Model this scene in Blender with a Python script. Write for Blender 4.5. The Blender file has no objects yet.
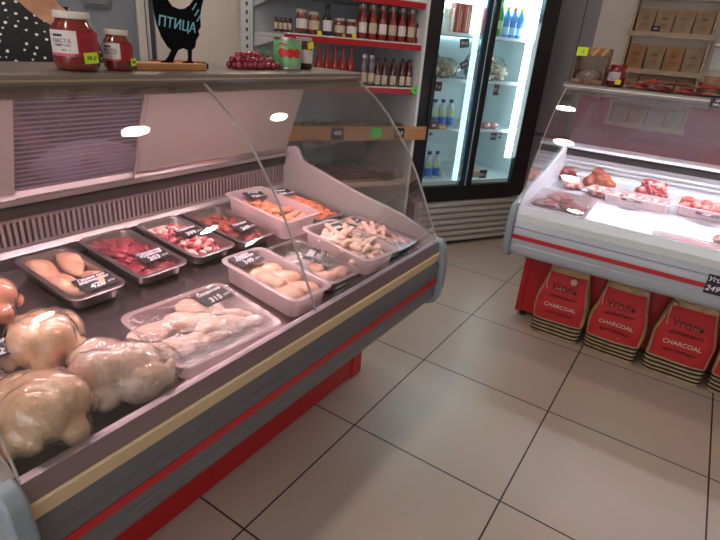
import bpy, math, random
from mathutils import Vector, Matrix, noise
random.seed(7)
PI=math.pi
C=bpy.context.scene.collection
sc=bpy.context.scene
# ------------------------------------------------------------------ materials
def lin(c):
    if isinstance(c,str):
        c=[int(c[i:i+2],16)/255 for i in (0,2,4)]
    return tuple((x/12.92 if x<=.04045 else ((x+.055)/1.055)**2.4) for x in c)+(1,)
MATS={}
def mat(name,col,rough=.5,metal=0,var=.0,scale=20,bump=0,bscale=60,spec=.5,sss=0,col2=None,emit=0,coat=0,alpha=1,stretch=None):
    if name in MATS: return MATS[name]
    m=bpy.data.materials.new(name); m.use_nodes=True; nt=m.node_tree; b=nt.nodes['Principled BSDF']
    c=lin(col); b.inputs['Roughness'].default_value=rough; b.inputs['Metallic'].default_value=metal
    b.inputs['Specular IOR Level'].default_value=spec
    b.inputs['Base Color'].default_value=c
    if coat: b.inputs['Coat Weight'].default_value=coat; b.inputs['Coat Roughness'].default_value=.08
    if emit: b.inputs['Emission Color'].default_value=c; b.inputs['Emission Strength'].default_value=emit
    if alpha<1: b.inputs['Alpha'].default_value=alpha
    if sss: b.inputs['Subsurface Weight'].default_value=sss; b.inputs['Subsurface Radius'].default_value=(.02,.006,.004); b.inputs['Subsurface Scale'].default_value=.5
    if var or col2 or bump:
        tc=nt.nodes.new('ShaderNodeTexCoord'); mp=nt.nodes.new('ShaderNodeMapping'); nt.links.new(tc.outputs['Object'],mp.inputs[0])
        if stretch: mp.inputs['Scale'].default_value=stretch
    if var or col2:
        n=nt.nodes.new('ShaderNodeTexNoise'); n.inputs['Scale'].default_value=scale; n.inputs['Detail'].default_value=5
        nt.links.new(mp.outputs[0],n.inputs['Vector'])
        r=nt.nodes.new('ShaderNodeValToRGB'); nt.links.new(n.outputs['Fac'],r.inputs[0])
        c2=lin(col2) if col2 else tuple(x*(1-var) for x in c[:3])+(1,)
        r.color_ramp.elements[0].position=.38; r.color_ramp.elements[0].color=c2
        r.color_ramp.elements[1].position=.62; r.color_ramp.elements[1].color=c
        nt.links.new(r.outputs[0],b.inputs['Base Color'])
    if bump:
        n=nt.nodes.new('ShaderNodeTexNoise'); n.inputs['Scale'].default_value=bscale; n.inputs['Detail'].default_value=4
        nt.links.new(mp.outputs[0],n.inputs['Vector'])
        bp=nt.nodes.new('ShaderNodeBump'); bp.inputs['Strength'].default_value=bump; bp.inputs['Distance'].default_value=.01
        nt.links.new(n.outputs['Fac'],bp.inputs['Height']); nt.links.new(bp.outputs[0],b.inputs['Normal'])
    MATS[name]=m; return m
def clear(name,tint='ffffff',gloss=1.0,rough=.02,bump=0,bscale=40,diff=0,dcol='ffffff',ior=1.45,refl_max=1,wave=None):
    """thin clear sheet: see-through plus fresnel reflection, optional milky part"""
    if name in MATS: return MATS[name]
    m=bpy.data.materials.new(name); m.use_nodes=True; nt=m.node_tree
    for n in list(nt.nodes): nt.nodes.remove(n)
    out=nt.nodes.new('ShaderNodeOutputMaterial'); tr=nt.nodes.new('ShaderNodeBsdfTransparent'); gl=nt.nodes.new('ShaderNodeBsdfGlossy')
    tr.inputs[0].default_value=lin(tint); gl.inputs['Roughness'].default_value=rough
    lw=nt.nodes.new('ShaderNodeLayerWeight'); lw.inputs['Blend'].default_value=.5
    pw=nt.nodes.new('ShaderNodeMath'); pw.operation='POWER'; pw.inputs[1].default_value=5; nt.links.new(lw.outputs['Facing'],pw.inputs[0])
    ma=nt.nodes.new('ShaderNodeMath'); ma.operation='MULTIPLY_ADD'; ma.inputs[1].default_value=.96; ma.inputs[2].default_value=.04; nt.links.new(pw.outputs[0],ma.inputs[0])
    mu=nt.nodes.new('ShaderNodeMath'); mu.operation='MULTIPLY'; mu.inputs[1].default_value=gloss; mu.use_clamp=True
    nt.links.new(ma.outputs[0],mu.inputs[0])
    mx=nt.nodes.new('ShaderNodeMixShader'); nt.links.new(mu.outputs[0],mx.inputs[0]); 
    base=tr
    if diff:
        df=nt.nodes.new('ShaderNodeBsdfDiffuse'); df.inputs[0].default_value=lin(dcol)
        tl=nt.nodes.new('ShaderNodeBsdfTranslucent'); tl.inputs[0].default_value=lin(dcol)
        ad=nt.nodes.new('ShaderNodeMixShader'); ad.inputs[0].default_value=.4; nt.links.new(df.outputs[0],ad.inputs[1]); nt.links.new(tl.outputs[0],ad.inputs[2])
        m2=nt.nodes.new('ShaderNodeMixShader'); m2.inputs[0].default_value=diff
        nt.links.new(tr.outputs[0],m2.inputs[1]); nt.links.new(ad.outputs[0],m2.inputs[2]); base=m2
        if wave:
            tc=nt.nodes.new('ShaderNodeTexCoord'); w=nt.nodes.new('ShaderNodeTexWave'); w.bands_direction='Z'; w.inputs['Scale'].default_value=wave
            w.inputs['Distortion'].default_value=.4
            nt.links.new(tc.outputs['Object'],w.inputs['Vector'])
            r=nt.nodes.new('ShaderNodeMapRange'); r.inputs['To Min'].default_value=diff*.5; r.inputs['To Max'].default_value=min(1,diff*1.6)
            nt.links.new(w.outputs['Fac'],r.inputs['Value']); nt.links.new(r.outputs[0],m2.inputs[0])
    nt.links.new(base.outputs[0],mx.inputs[1]); nt.links.new(gl.outputs[0],mx.inputs[2]); nt.links.new(mx.outputs[0],out.inputs[0])
    if bump:
        tc=nt.nodes.new('ShaderNodeTexCoord'); n=nt.nodes.new('ShaderNodeTexNoise'); n.inputs['Scale'].default_value=bscale; n.inputs['Detail'].default_value=3
        nt.links.new(tc.outputs['Object'],n.inputs['Vector'])
        bp=nt.nodes.new('ShaderNodeBump'); bp.inputs['Strength'].default_value=bump; bp.inputs['Distance'].default_value=.01
        nt.links.new(n.outputs['Fac'],bp.inputs['Height']); nt.links.new(bp.outputs[0],gl.inputs['Normal'])
    MATS[name]=m; return m
# ------------------------------------------------------------------ mesh builder
class MB:
    def __init__(s): s.v=[]; s.f=[]; s.m=[]; s.mi=0
    def add(s,vs,fs):
        o=len(s.v); s.v+= [Vector(v) for v in vs]; s.f+=[tuple(i+o for i in f) for f in fs]; s.m+=[s.mi]*len(fs); return s
    def mat(s,i): s.mi=i; return s
    def box(s,x0,x1,y0,y1,z0,z1):
        vs=[(x,y,z) for z in(z0,z1) for y in(y0,y1) for x in(x0,x1)]
        return s.add(vs,[(0,2,3,1),(4,5,7,6),(0,1,5,4),(2,6,7,3),(0,4,6,2),(1,3,7,5)])
    def hexa(s,b,t):   # 4 bottom pts, 4 top pts, ccw
        return s.add(list(b)+list(t),[(3,2,1,0),(4,5,6,7),(0,1,5,4),(1,2,6,5),(2,3,7,6),(3,0,4,7)])
    def prism(s,prof,a,b,axis='X'):
        """closed polygon prof (u,w) extruded along axis from a to b"""
        n=len(prof)
        def P(u,w,t):
            return {'X':(t,u,w),'Y':(u,t,w),'Z':(u,w,t)}[axis]
        vs=[P(u,w,a) for u,w in prof]+[P(u,w,b) for u,w in prof]
        fs=[(i,(i+1)%n,n+(i+1)%n,n+i) for i in range(n)]+[tuple(range(n))[::-1],tuple(range(n,2*n))]
        return s.add(vs,fs)
    def lathe(s,prof,n=20,c=(0,0,0),axis='Z',caps=True):
        vs=[];fs=[]
        for r,z in prof:
            for k in range(n):
                a=2*PI*k/n; p=(r*math.cos(a),r*math.sin(a),z)
                if axis=='X': p=(p[2],p[0],p[1])
                if axis=='Y': p=(p[0],p[2],p[1])
                vs.append((p[0]+c[0],p[1]+c[1],p[2]+c[2]))
        m=len(prof)
        for j in range(m-1):
            for k in range(n): fs.append((j*n+k,j*n+(k+1)%n,(j+1)*n+(k+1)%n,(j+1)*n+k))
        if caps: fs.append(tuple(range(n))[::-1]); fs.append(tuple((m-1)*n+k for k in range(n)))
        return s.add(vs,fs)
    def tube(s,pts,r,n=8,closed=False):
        pts=[Vector(p) for p in pts]; rs=r if isinstance(r,(list,tuple)) else [r]*len(pts); vs=[];fs=[]
        up=None; N=len(pts)
        for i,p in enumerate(pts):
            if closed: d=pts[(i+1)%N]-pts[i-1]
            else: d=(pts[min(i+1,N-1)]-pts[max(i-1,0)])
            d.normalize()
            if up is None: up=Vector((0,0,1)) if abs(d.z)<.9 else Vector((1,0,0))
            a=d.cross(up).normalized(); up2=a.cross(d).normalized(); up=up2
            for k in range(n):
                t=2*PI*k/n; vs.append(p+(a*math.cos(t)+up2*math.sin(t))*rs[i])
        for i in range(N-1 if not closed else N):
            j=(i+1)%N
            for k in range(n): fs.append((i*n+k,i*n+(k+1)%n,j*n+(k+1)%n,j*n+k))
        if not closed: fs.append(tuple(range(n))[::-1]); fs.append(tuple((N-1)*n+k for k in range(n)))
        return s.add(vs,fs)
    def loft(s,rings,caps=True):
        n=len(rings[0]); vs=[p for r in rings for p in r]; fs=[]
        for j in range(len(rings)-1):
            for k in range(n): fs.append((j*n+k,j*n+(k+1)%n,(j+1)*n+(k+1)%n,(j+1)*n+k))
        if caps: fs.append(tuple(range(n))[::-1]); fs.append(tuple((len(rings)-1)*n+k for k in range(n)))
        return s.add(vs,fs)
    def ell(s,c,r,rot=None,nu=14,nv=9,lump=0,seed=0,fr=3.):
        vs=[];fs=[]
        R=rot or Matrix.Identity(3)
        for j in range(nv+1):
            th=PI*j/nv
            for k in range(nu):
                a=2*PI*k/nu; d=Vector((math.sin(th)*math.cos(a),math.sin(th)*math.sin(a),math.cos(th)))
                g=1+(lump*noise.noise(d*fr+Vector((seed*7.3,seed*1.7,0))) if lump else 0)
                vs.append(Vector(c)+R@Vector((d.x*r[0]*g,d.y*r[1]*g,d.z*r[2]*g)))
        for j in range(nv):
            for k in range(nu): fs.append((j*nu+k,(j+1)*nu+k,(j+1)*nu+(k+1)%nu,j*nu+(k+1)%nu))
        return s.add(vs,fs)
    def mesh(s,name,mats,smooth=False):
        me=bpy.data.meshes.new(name); me.from_pydata([tuple(v) for v in s.v],[],s.f)
        for m in (mats if isinstance(mats,(list,tuple)) else [mats]): me.materials.append(m)
        me.polygons.foreach_set('material_index',s.m)
        if smooth:
            me.polygons.foreach_set('use_smooth',[True]*len(me.polygons))
            if smooth!='all': me.set_sharp_from_angle(angle=math.radians(smooth if smooth is not True else 45))
        me.update(); return me
    def obj(s,name,mats,parent=None,smooth=False,bevel=0):
        o=bpy.data.objects.new(name,s.mesh(name,mats,smooth)); C.objects.link(o)
        if parent: o.parent=parent
        if bevel:
            b=o.modifiers.new('bevel','BEVEL'); b.width=bevel; b.segments=2; b.limit_method='ANGLE'
        return o
def empty(name,label,cat,loc=(0,0,0),rz=0,group=None,rot=None):
    o=bpy.data.objects.new(name,None); C.objects.link(o); o.location=loc; o.rotation_euler=rot or (0,0,rz); o.empty_display_size=.05
    return tag(o,label,cat,group)
def tag(o,label,cat,group=None):
    o['label']=label; o['category']=cat
    if group: o['group']=group
    return o
def struct(o): o['kind']='structure'; return o
def place(o,loc,rot=(0,0,0),s=None):
    o.location=loc; o.rotation_euler=rot
    if s: o.scale=(s,s,s) if isinstance(s,(int,float)) else s
    return o
def dup(r,label=None,group=None,loc=None,rot=None,parent=None):
    c=r.copy(); C.objects.link(c)
    if parent: c.parent=parent
    if label: c['label']=label
    if group: c['group']=group
    if loc is not None: c.location=loc
    if rot is not None: c.rotation_euler=rot
    for ch in list(r.children): dup(ch,parent=c)
    return c
_tm={}
def text_mesh(body,size,m,shear=0,ext=.0004,bold=0,align='CENTER',space=1):
    key=(body,size,m.name,shear,bold,align)
    if key in _tm: return _tm[key]
    cu=bpy.data.curves.new('lettering','FONT'); cu.body=body; cu.size=size; cu.align_x=align; cu.align_y='CENTER'; cu.shear=shear
    cu.extrude=ext; cu.offset=bold; cu.space_line=space; cu.resolution_u=3
    o=bpy.data.objects.new('lettering',cu); C.objects.link(o)
    bpy.context.view_layer.update()
    me=bpy.data.meshes.new_from_object(o.evaluated_get(bpy.context.evaluated_depsgraph_get()))
    bpy.data.objects.remove(o); me.materials.clear(); me.materials.append(m); _tm[key]=me; return me
def text(body,size,m,parent,loc,rot=(0,0,0),shear=0,ext=.0004,bold=0,name='lettering',align='CENTER'):
    o=bpy.data.objects.new(name,text_mesh(body,size,m,shear,ext,bold,align)); C.objects.link(o); o.parent=parent; o.location=loc; o.rotation_euler=rot; return o
def fuse(ells,voxel,mats,name,disp=0,dscale=20,smooth=4,dist=None):
    """several blobs merged into one continuous skin"""
    b=MB()
    for e in ells: b.ell(*e)
    o=b.obj(name,mats)
    r=o.modifiers.new('r','REMESH'); r.mode='VOXEL'; r.voxel_size=voxel
    s=o.modifiers.new('s','SMOOTH'); s.iterations=smooth; s.factor=.6
    bpy.context.view_layer.update()
    me=bpy.data.meshes.new_from_object(o.evaluated_get(bpy.context.evaluated_depsgraph_get()))
    bpy.data.objects.remove(o)
    if disp:
        for v in me.vertices:
            v.co+=v.normal*disp*noise.noise(v.co*dscale)
    me.polygons.foreach_set('use_smooth',[True]*len(me.polygons)); me.update()
    return me
def rotm(x=0,y=0,z=0): 
    from mathutils import Euler
    return Euler((x,y,z)).to_matrix()
def marbled(name,red,fat,scale=22,w=.035):
    m=mat(name,red,.32,coat=.35,sss=.05,bump=.25); nt=m.node_tree; b=nt.nodes['Principled BSDF']
    tc=nt.nodes.new('ShaderNodeTexCoord'); n=nt.nodes.new('ShaderNodeTexNoise'); n.inputs['Scale'].default_value=scale; n.inputs['Detail'].default_value=3; n.inputs['Distortion'].default_value=.8
    r=nt.nodes.new('ShaderNodeValToRGB'); e=r.color_ramp.elements; dk=tuple(x*.55 for x in lin(red)[:3])+(1,)
    e[0].position=.3; e[0].color=dk; e[1].position=.5-w; e[1].color=lin(red)
    for p,c in((.5,lin(fat)),(.5+w,lin(red)),(.68,dk)):
        q=e.new(p); q.color=c
    nt.links.new(tc.outputs['Object'],n.inputs['Vector']); nt.links.new(n.outputs['Fac'],r.inputs[0]); nt.links.new(r.outputs[0],b.inputs['Base Color']); return m
# ------------------------------------------------------------------ colours
STEEL=mat('brushed_steel','b9b2b2',.28,.95,var=.12,scale=6,stretch=(1,30,1))
STEELD=mat('deck_steel','8a7d80',.27,.9,var=.15,scale=4,stretch=(1,8,1))
CANS=mat('canopy_steel','857d78',.38,.7,var=.08,scale=5)
GREYM=mat('bumper_grey_shaded','63666c',.4,.1,var=.05,scale=8)  # left case bumper: the shadow on it is painted in as darker grey
GREYL=mat('bumper_pale','aab2bd',.4,.1,var=.05,scale=8)
GREYC=mat('cap_grey_blue','84929c',.4,0,var=.06,scale=10)
RED=mat('panel_red','a81017',.35,0,var=.05,scale=4)
REDS=mat('stripe_red','b0141f',.4)
CREAM=mat('price_strip_cream','cdb894',.5)
WHITE=mat('white_paint','d8d8d6',.45,var=.04,scale=5)
BLACKP=mat('black_plastic','15161a',.35)
BLACKR=mat('dark_rail','201c20',.4)
CHALK=mat('chalkboard_black','241f26',.6,var=.2,scale=30)
CHW=mat('chalk_white','e8e4ea',.8)
GLASS=clear('clear_glass','f4f6f6',1.5,.015)
GEDGE=mat('glass_edge','b8b4b0',.2,0,alpha=.75)
TUBP=clear('milky_plastic','fbf2f3',1.0,.2,diff=.42,dcol='fdf0f2')
FILM=clear('cling_film','fbf6f6',2.2,.12,bump=.6,bscale=45)
BAGF=clear('shrink_bag','fffaf8',2.4,.09,diff=.10,dcol='fff4f0',bump=.7,bscale=30)
# ------------------------------------------------------------------ camera
R0=Vector((0.8277892276984711,0.5556348538232193,0.0776846427758954)); U0=Vector((-0.28484229070858075,0.2969317264637287,0.91142548748823)); F0=Vector((-0.4833527324121144,0.7765960719937484,-0.40406518908911687))
cam=bpy.data.cameras.new('camera'); cam.lens=516/720*36; cam.sensor_width=36; cam.clip_start=.02
co=bpy.data.objects.new('camera',cam); C.objects.link(co)
M=Matrix((( R0.x,U0.x,-F0.x,.831),(R0.y,U0.y,-F0.y,-.794),(R0.z,U0.z,-F0.z,1.388),(0,0,0,1)))
co.matrix_world=M; sc.camera=co
# ------------------------------------------------------------------ room shell
def tile_mat():
    m=bpy.data.materials.new('floor_tiles'); m.use_nodes=True; nt=m.node_tree; b=nt.nodes['Principled BSDF']
    tc=nt.nodes.new('ShaderNodeTexCoord'); br=nt.nodes.new('ShaderNodeTexBrick'); br.offset=0; br.squash=1
    br.inputs['Scale'].default_value=1; br.inputs['Brick Width'].default_value=.6; br.inputs['Row Height'].default_value=.6
    br.inputs['Mortar Size'].default_value=.0032; br.inputs['Mortar Smooth'].default_value=.1
    br.inputs['Color1'].default_value=lin('b8a89c'); br.inputs['Color2'].default_value=lin('b4a498'); br.inputs['Mortar'].default_value=lin('2c1c16')
    n=nt.nodes.new('ShaderNodeTexNoise'); n.inputs['Scale'].default_value=3; n.inputs['Detail'].default_value=6
    mx=nt.nodes.new('ShaderNodeMix'); mx.data_type='RGBA'; mx.blend_type='MULTIPLY'; mx.inputs[0].default_value=.15
    nt.links.new(tc.outputs['Object'],br.inputs['Vector']); nt.links.new(tc.outputs['Object'],n.inputs['Vector'])
    nt.links.new(br.outputs['Color'],mx.inputs[6]); nt.links.new(n.outputs['Color'],mx.inputs[7]); nt.links.new(mx.outputs[2],b.inputs['Base Color'])
    b.inputs['Roughness'].default_value=.33; b.inputs['Specular IOR Level'].default_value=.45
    bp=nt.nodes.new('ShaderNodeBump'); bp.inputs['Strength'].default_value=.4; bp.inputs['Distance'].default_value=.002; bp.invert=True
    nt.links.new(br.outputs['Fac'],bp.inputs['Height']); nt.links.new(bp.outputs[0],b.inputs['Normal'])
    return m
def uax(X,Y,z=0):   # back-wall frame: origin at the fridge's front right foot, X along the wall, Y into the wall
    return Vector((-.311+.5*X-.866*Y,3.228+.866*X+.5*Y,z))
A60=math.radians(60)
fl=struct(MB().box(-4.2,4.8,-4.2,5.4,-.05,0).obj('floor',tile_mat()))
WG=mat('wall_grey','8c898f',.7,var=.05,scale=3); WB=mat('wall_beige','d2c8be',.75,var=.05,scale=2); WC=mat('wall_crimson','a52f4c',.6,var=.12,scale=3)
WBL=mat('wall_blue_grey','7d828c',.7,var=.05,scale=3); CEI=mat('ceiling_white','d5d2cc',.8,var=.03,scale=3)
struct(MB().box(-4.2,4.8,-4.2,5.4,2.75,2.8).obj('ceiling',CEI))
def wallbox(name,m,X0,X1,Y0,z0=0,z1=2.75,th=.1):
    b=MB().box(X0,X1,Y0,Y0+th,z0,z1); o=b.obj(name,m); o.location=uax(0,0); o.rotation_euler=(0,0,A60); return struct(o)
# ------------------------------------------------------------------ display cases
GP=[(.453,1.262),(.425,1.252),(.34,1.192),(.285,1.147),(.24,1.096),(.185,1.025),(.135,.945),(.096,.873),(.063,.805),(.038,.755),(.02,.712)]
def glass_sheet(b,prof,x0,x1,th=.006):
    inner=[]
    for i,(q,z) in enumerate(prof):
        p=prof[max(i-1,0)];n=prof[min(i+1,len(prof)-1)]; d=Vector((n[0]-p[0],n[1]-p[1])).normalized()
        inner.append((q-d.y*th,z+d.x*th))   # inward offset
    return b.prism(list(prof)+inner[::-1],x0,x1)
def make_case(label,L,loc,rz,white,joints,doors):
    t=empty('refrigerated_display_case',label,'display case',loc,rz)
    bump=GREYL if white else GREYM; capm=GREYC
    inner=mat('inner_white','dcdee2',.4) if white else mat('inner_grey','9c9492',.4,var=.05,scale=5)
    MB().box(.05,L-.05,.30,.78,.012 if not white else .035,.46).obj('base_panel',RED,t,bevel=.004)
    MB().box(L-.11,L-.04,.293,.79,.008,.46).obj('base_end_panel',RED,t,bevel=.003) if not white else MB().box(.04,.07,.293,.79,.03,.46).obj('base_end_panel',RED,t,bevel=.003)
    for X in(.08,L-.08):
        for q in(.33,.72): MB().lathe([(.018,0),(.018,.02),(.011,.022),(.011,.036)],12,(X,q,0)).obj('foot',BLACKP,t)
    MB().prism([(.06,.452),(.30,.43),(.80,.43),(.80,.60),(.06,.60)],.02,L-.02).obj('tub_underside',mat('tub_grey','6c6d72',.5),t)
    MB().prism([(.012,.650),(.003,.632),(-.004,.612),(.006,.606),(.001,.598),(0,.571),(0,.55),(.001,.535),(.004,.52),(.001,.516),(.004,.49),(.012,.472),(.03,.458),(.05,.455),(.05,.655)],.018,L-.018).obj('bumper',bump,t,smooth=40)
    MB().prism([(-.002,.571),(-.0025,.55),(.001,.55),(.001,.571)],.018,L-.018).obj('bumper_stripe',REDS,t)
    MB().prism([(.000,.674),(.006,.640),(.014,.640),(.010,.674)],.018,L-.018).obj('price_strip',CREAM if not white else mat('price_strip_white','d9e2e4',.4),t)
    MB().prism([(.016,.714),(.008,.676),(.012,.660),(.05,.655),(.04,.664),(.034,.714)],.018,L-.018).obj('front_ledge',mat('ledge_mauve','8d7f84',.35,.6) if not white else mat('ledge_white','cdd3d8',.35,.2),t)
    dk=lambda q:.663+.09*(q-.063)
    MB().prism([(.036,dk(.036)),(.80,dk(.80)),(.80,dk(.80)-.01),(.036,dk(.036)-.01)],.02,L-.02).obj('deck',STEELD if not white else mat('deck_white','c9cbd0',.35,.2),t)
    # back: bright sill, slotted air grille, dark rail
    MB().prism([(.785,.728),(.785,.765),(.80,.78),(.83,.78),(.83,.728)],.02,L-.02).obj('sill',STEEL if not white else inner,t)
    vp=MB().box(.02,L-.02,.812,.826,.78,.868).obj('vent_backing',BLACKR if not white else inner,t)
    b=MB(); b.box(.02,L-.02,.798,.812,.78,.79).box(.02,L-.02,.798,.812,.858,.87)
    if not white:
        k=int((L-.04)/.0165)
        for i in range(k+1): X=.02+i*(L-.04)/k; b.box(max(.02,X-.0042),min(L-.02,X+.0042),.799,.812,.79,.858)
    else:
        for zz in (.805,.83): b.box(.02,L-.02,.799,.812,zz,zz+.01)
    b.obj('air_grille',mat('grille_mauve','9b8a8c',.4,.5) if not white else inner,t)
    MB().prism([(.79,.87),(.787,.9),(.80,.916),(.83,.916),(.83,.87)],.02,L-.02).obj('rear_rail',BLACKR,t)
    MB().box(.02,L-.02,.77,.83,.912,.925).obj('track',STEEL if not white else inner,t)
    MB().box(.02,L-.02,.83,.86,.43,.93).obj('back_panel',WHITE,t)
    # end panels
    ep=[(.05,.455),(.83,.43),(.83,.93),(.784,.945),(.745,.955),(.722,.943),(.703,.900),(.43,.830),(.19,.782),(.05,.735),(.03,.72),(.03,.66)]
    for X in(.0,L-.02): MB().prism(ep,X,X+.02).obj('end_panel',inner,t,smooth=30,bevel=.002)
    cp=[(.03,.722),(.012,.718),(-.004,.706),(-.012,.688),(-.012,.665),(-.020,.64),(-.022,.60),(-.020,.54),(-.012,.48),(.0,.455),(.03,.44),(.06,.44),(.06,.722)]
    for X in(-.018,L-.017): MB().prism(cp,X,X+.035).obj('end_cap',capm,t,smooth=30,bevel=.006)
    for X in(-.016,L): MB().prism([(.05,.44),(.83,.42),(.83,.93),(.76,.94),(.70,.89),(.43,.82),(.19,.772),(.05,.72)],X,X+.016).obj('side_skin',GREYC,t)
    # glass
    js=[.02]+joints+[L-.02]
    for a,bb in zip(js[:-1],js[1:]):
        g=glass_sheet(MB(),GP,a+.0015,bb-.0015).obj('front_glass',GLASS,t,smooth=40)
    for X in joints+[.02,L-.02]:
        glass_sheet(MB(),[(q-.0005,z+.0005) for q,z in GP],X-.0014,X+.0014,.007).obj('glass_edge',GEDGE,t,smooth=40)
    eg=[(q+.012,z-.012) for q,z in GP]+[(.05,.735),(.19,.782),(.43,.830),(.70,.898),(.705,1.235),(.46,1.24)]
    for X in(.006,L-.012): MB().prism(eg,X,X+.006).obj('end_glass',GLASS,t)
    # canopy
    MB().prism([(.436,1.245),(.432,1.262),(.435,1.276),(.445,1.28),(.70,1.28),(.70,1.262),(.47,1.262),(.462,1.236),(.446,1.228),(.438,1.230)],.0,L).obj('canopy',CANS,t,smooth=40)
    MB().box(0,L,.4295,.434,1.262,1.2665).obj('canopy_trim',mat('trim_gold','b9ac8e',.3,.7) if not white else WHITE,t)
    MB().box(.06,L-.06,.492,.53,1.240,1.262).obj('lamp_housing',WHITE,t)
    MB().lathe([(.012,.08),(.012,L-.08)],12,(0,.478,1.2515),'X').obj('lamp_tube',mat('tube_pink','ffdade',.5,emit=112) if not white else mat('tube_white','f6f0ff',.5,emit=150),t)
    # rear sliding doors
    for i,(a,bb,dm) in enumerate(doors):
        off=.012*(i%2)
        q0,z0,q1,z1=.789+off,.925,.672+off,1.262
        b=MB(); b.prism([(q0,z0),(q0+.005,z0),(q1+.005,z1),(q1,z1)],a,bb)
        d=b.obj('sliding_door',dm,t)
        MB().prism([(q0-.006,z0),(q0+.008,z0),(q0+.002,z0+.02),(q0-.012,z0+.02)],a,bb).obj('door_rail',STEEL,d)
        if i>0: MB().prism([(q0-.006,z0+.02),(q0+.007,z0+.02),(q1+.007,z1-.01),(q1-.006,z1-.01)],a,a+.012).obj('door_stile',clear('door_grip','f0e8ea',1,.1,diff=.25,dcol='e8dce0'),d)
    return t
DP=clear('door_plain','d8cccb',.8,.1,diff=.5,dcol='c9bcb8')
DS=clear('door_ribbed','cabfce',.8,.15,diff=.28,dcol='a292a0',wave=24)
DC=clear('door_clear','f0eef0',1,.03,diff=.06,dcol='c0b0b8')
case_l=make_case('long chilled case of raw chicken with a red base, nearest on the left',1.53,(.113,-.58,0),PI/2,False,[.77],[(.02,.41,DP),(.40,.80,DS),(.77,1.51,DP)])
case_r=make_case('chilled meat case with white-lit interior and a red stripe, behind the charcoal bags',1.9,(.145,1.69,0),0,True,[],[(.02,.97,DC),(.95,1.88,DC)])
def dz(x): return .663+.09*(.05-x)            # left deck height
def dzr(y): return .663+.09*(y-1.753)         # right deck height
TILT=math.atan(.09)
# ------------------------------------------------------------------ walls behind
wallbox('wall_back',WB,-2.44,.62,.75)
wallbox('wall_left',WBL,-5.2,-2.59,.78)
b=MB(); b.box(-2.60,-2.555,.70,.80,0,2.3).box(-2.548,-2.53,.72,.8,0,2.3).box(-2.50,-2.43,.70,.80,0,2.3).box(-2.53,-2.50,.76,.80,0,2.3)
o=b.obj('trim_1',mat('frame_light','bcb6b2',.5)); o.location=uax(0,0); o.rotation_euler=(0,0,A60); struct(o)
o=MB().box(-2.556,-2.547,.735,.8,0,2.3).box(-2.531,-2.499,.75,.765,0,2.3).obj('trim_2',mat('frame_dark','4a4f5c',.5)); o.location=uax(0,0); o.rotation_euler=(0,0,A60); struct(o)
o=MB().box(-2.88,-2.74,.75,.785,1.452,1.6).box(-2.868,-2.752,.742,.75,1.464,1.588).obj('switch_box',mat('box_grey','6d7078',.5),None,bevel=.004); o.location=uax(0,0); o.rotation_euler=(0,0,A60)
tag(o,'grey electrical box mounted high on the blue-grey wall','electrical box')
struct(MB().box(-.12,4.8,3.9,4.0,1.31,2.75).obj('wall_right',WB)); struct(MB().box(-.12,4.8,3.88,4.0,0,1.31).obj('wall_right',WC))
struct(MB().box(-1.6,-.12,3.9,4.0,0,2.75).obj('wall_right',WG))
struct(MB().box(-.235,-.228,3.893,3.9,0,2.75).obj('trim_3',mat('seam_dark','55525a',.6)))
struct(MB().box(-1.2,-.13,3.888,3.9,.76,.79).box(-1.2,-.13,3.888,3.9,.66,.665).obj('trim_4',mat('seam_dark2','5d5a60',.6)))
struct(MB().box(-4.2,-4.1,-4.2,3,0,2.75).obj('wall_left',WBL))
struct(MB().box(-4.2,-1.2,-3.3,-3.2,0,2.75).box(-1.2,3.4,-3.3,-3.2,0,.5).box(-1.2,3.4,-3.3,-3.2,2.3,2.75).box(3.4,4.1,-3.3,-3.2,0,2.75).obj('wall_front',WB))
struct(MB().box(-1.2,3.4,-3.28,-3.24,.5,.55).box(-1.2,3.4,-3.28,-3.24,2.25,2.3).box(-1.2,-1.15,-3.28,-3.24,.5,2.3).box(3.35,3.4,-3.28,-3.24,.5,2.3).box(1.08,1.13,-3.28,-3.24,.5,2.3).obj('window_1',WHITE))
struct(MB().box(4.1,4.2,-3.3,4.0,0,2.75).obj('wall_side',WB))
t=empty('red_edged_counter','low pale counter with a red front edge behind the black chicken sign','counter',(-1.95,1.62,0))
MB().box(-.12,0,-.33,-.02,.0,1.155).obj('body',WHITE,t); MB().box(-.12,.006,-.33,-.02,1.155,1.19).obj('edge_strip',RED,t)
# ------------------------------------------------------------------ trays and tubs
def rr(lx,ly,r,z,n=5):
    pts=[]
    for cx,cy,a0 in((lx-r,ly-r,0),(-lx+r,ly-r,PI/2),(-lx+r,-ly+r,PI),(lx-r,-ly+r,1.5*PI)):
        for k in range(n+1):
            a=a0+PI/2*k/n; pts.append((cx+r*math.cos(a),cy+r*math.sin(a),z))
    return pts
def tub_mesh(L,W,h,rim=.012,taper=.006,r=.025,th=.0015,roll=.004):
    lx,ly=L/2,W/2; a,c=lx-rim,ly-rim
    R=[rr(a-taper-.01,c-taper-.01,r,0),rr(a-taper,c-taper,r,.006),rr(a,c,r+.003,h-roll),rr(lx,ly,r+.008,h-roll-.001),rr(lx+.001,ly+.001,r+.008,h-.001),rr(lx-.001,ly-.001,r+.008,h),rr(a-th,c-th,r,h-.0005),rr(a-th-.002,c-th-.002,r,h-.004),rr(a-taper-th,c-taper-th,r,.009),rr(a-taper-.01,c-taper-.01,r,.003)]
    return MB().loft(R)
def container(name,label,cat,x,y,L,W,h,m,rz=0,group=None,z=None,smooth=50,**k):
    t=empty(name,label,cat,(x,y,(z if z is not None else dz(x))+.0015),0,group,(0,TILT,rz))
    tub_mesh(L,W,h,**k).obj('tray_body' if 'pan' in name else 'tub_body',m,t,smooth=smooth)
    bpy.context.view_layer.update(); return t
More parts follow.
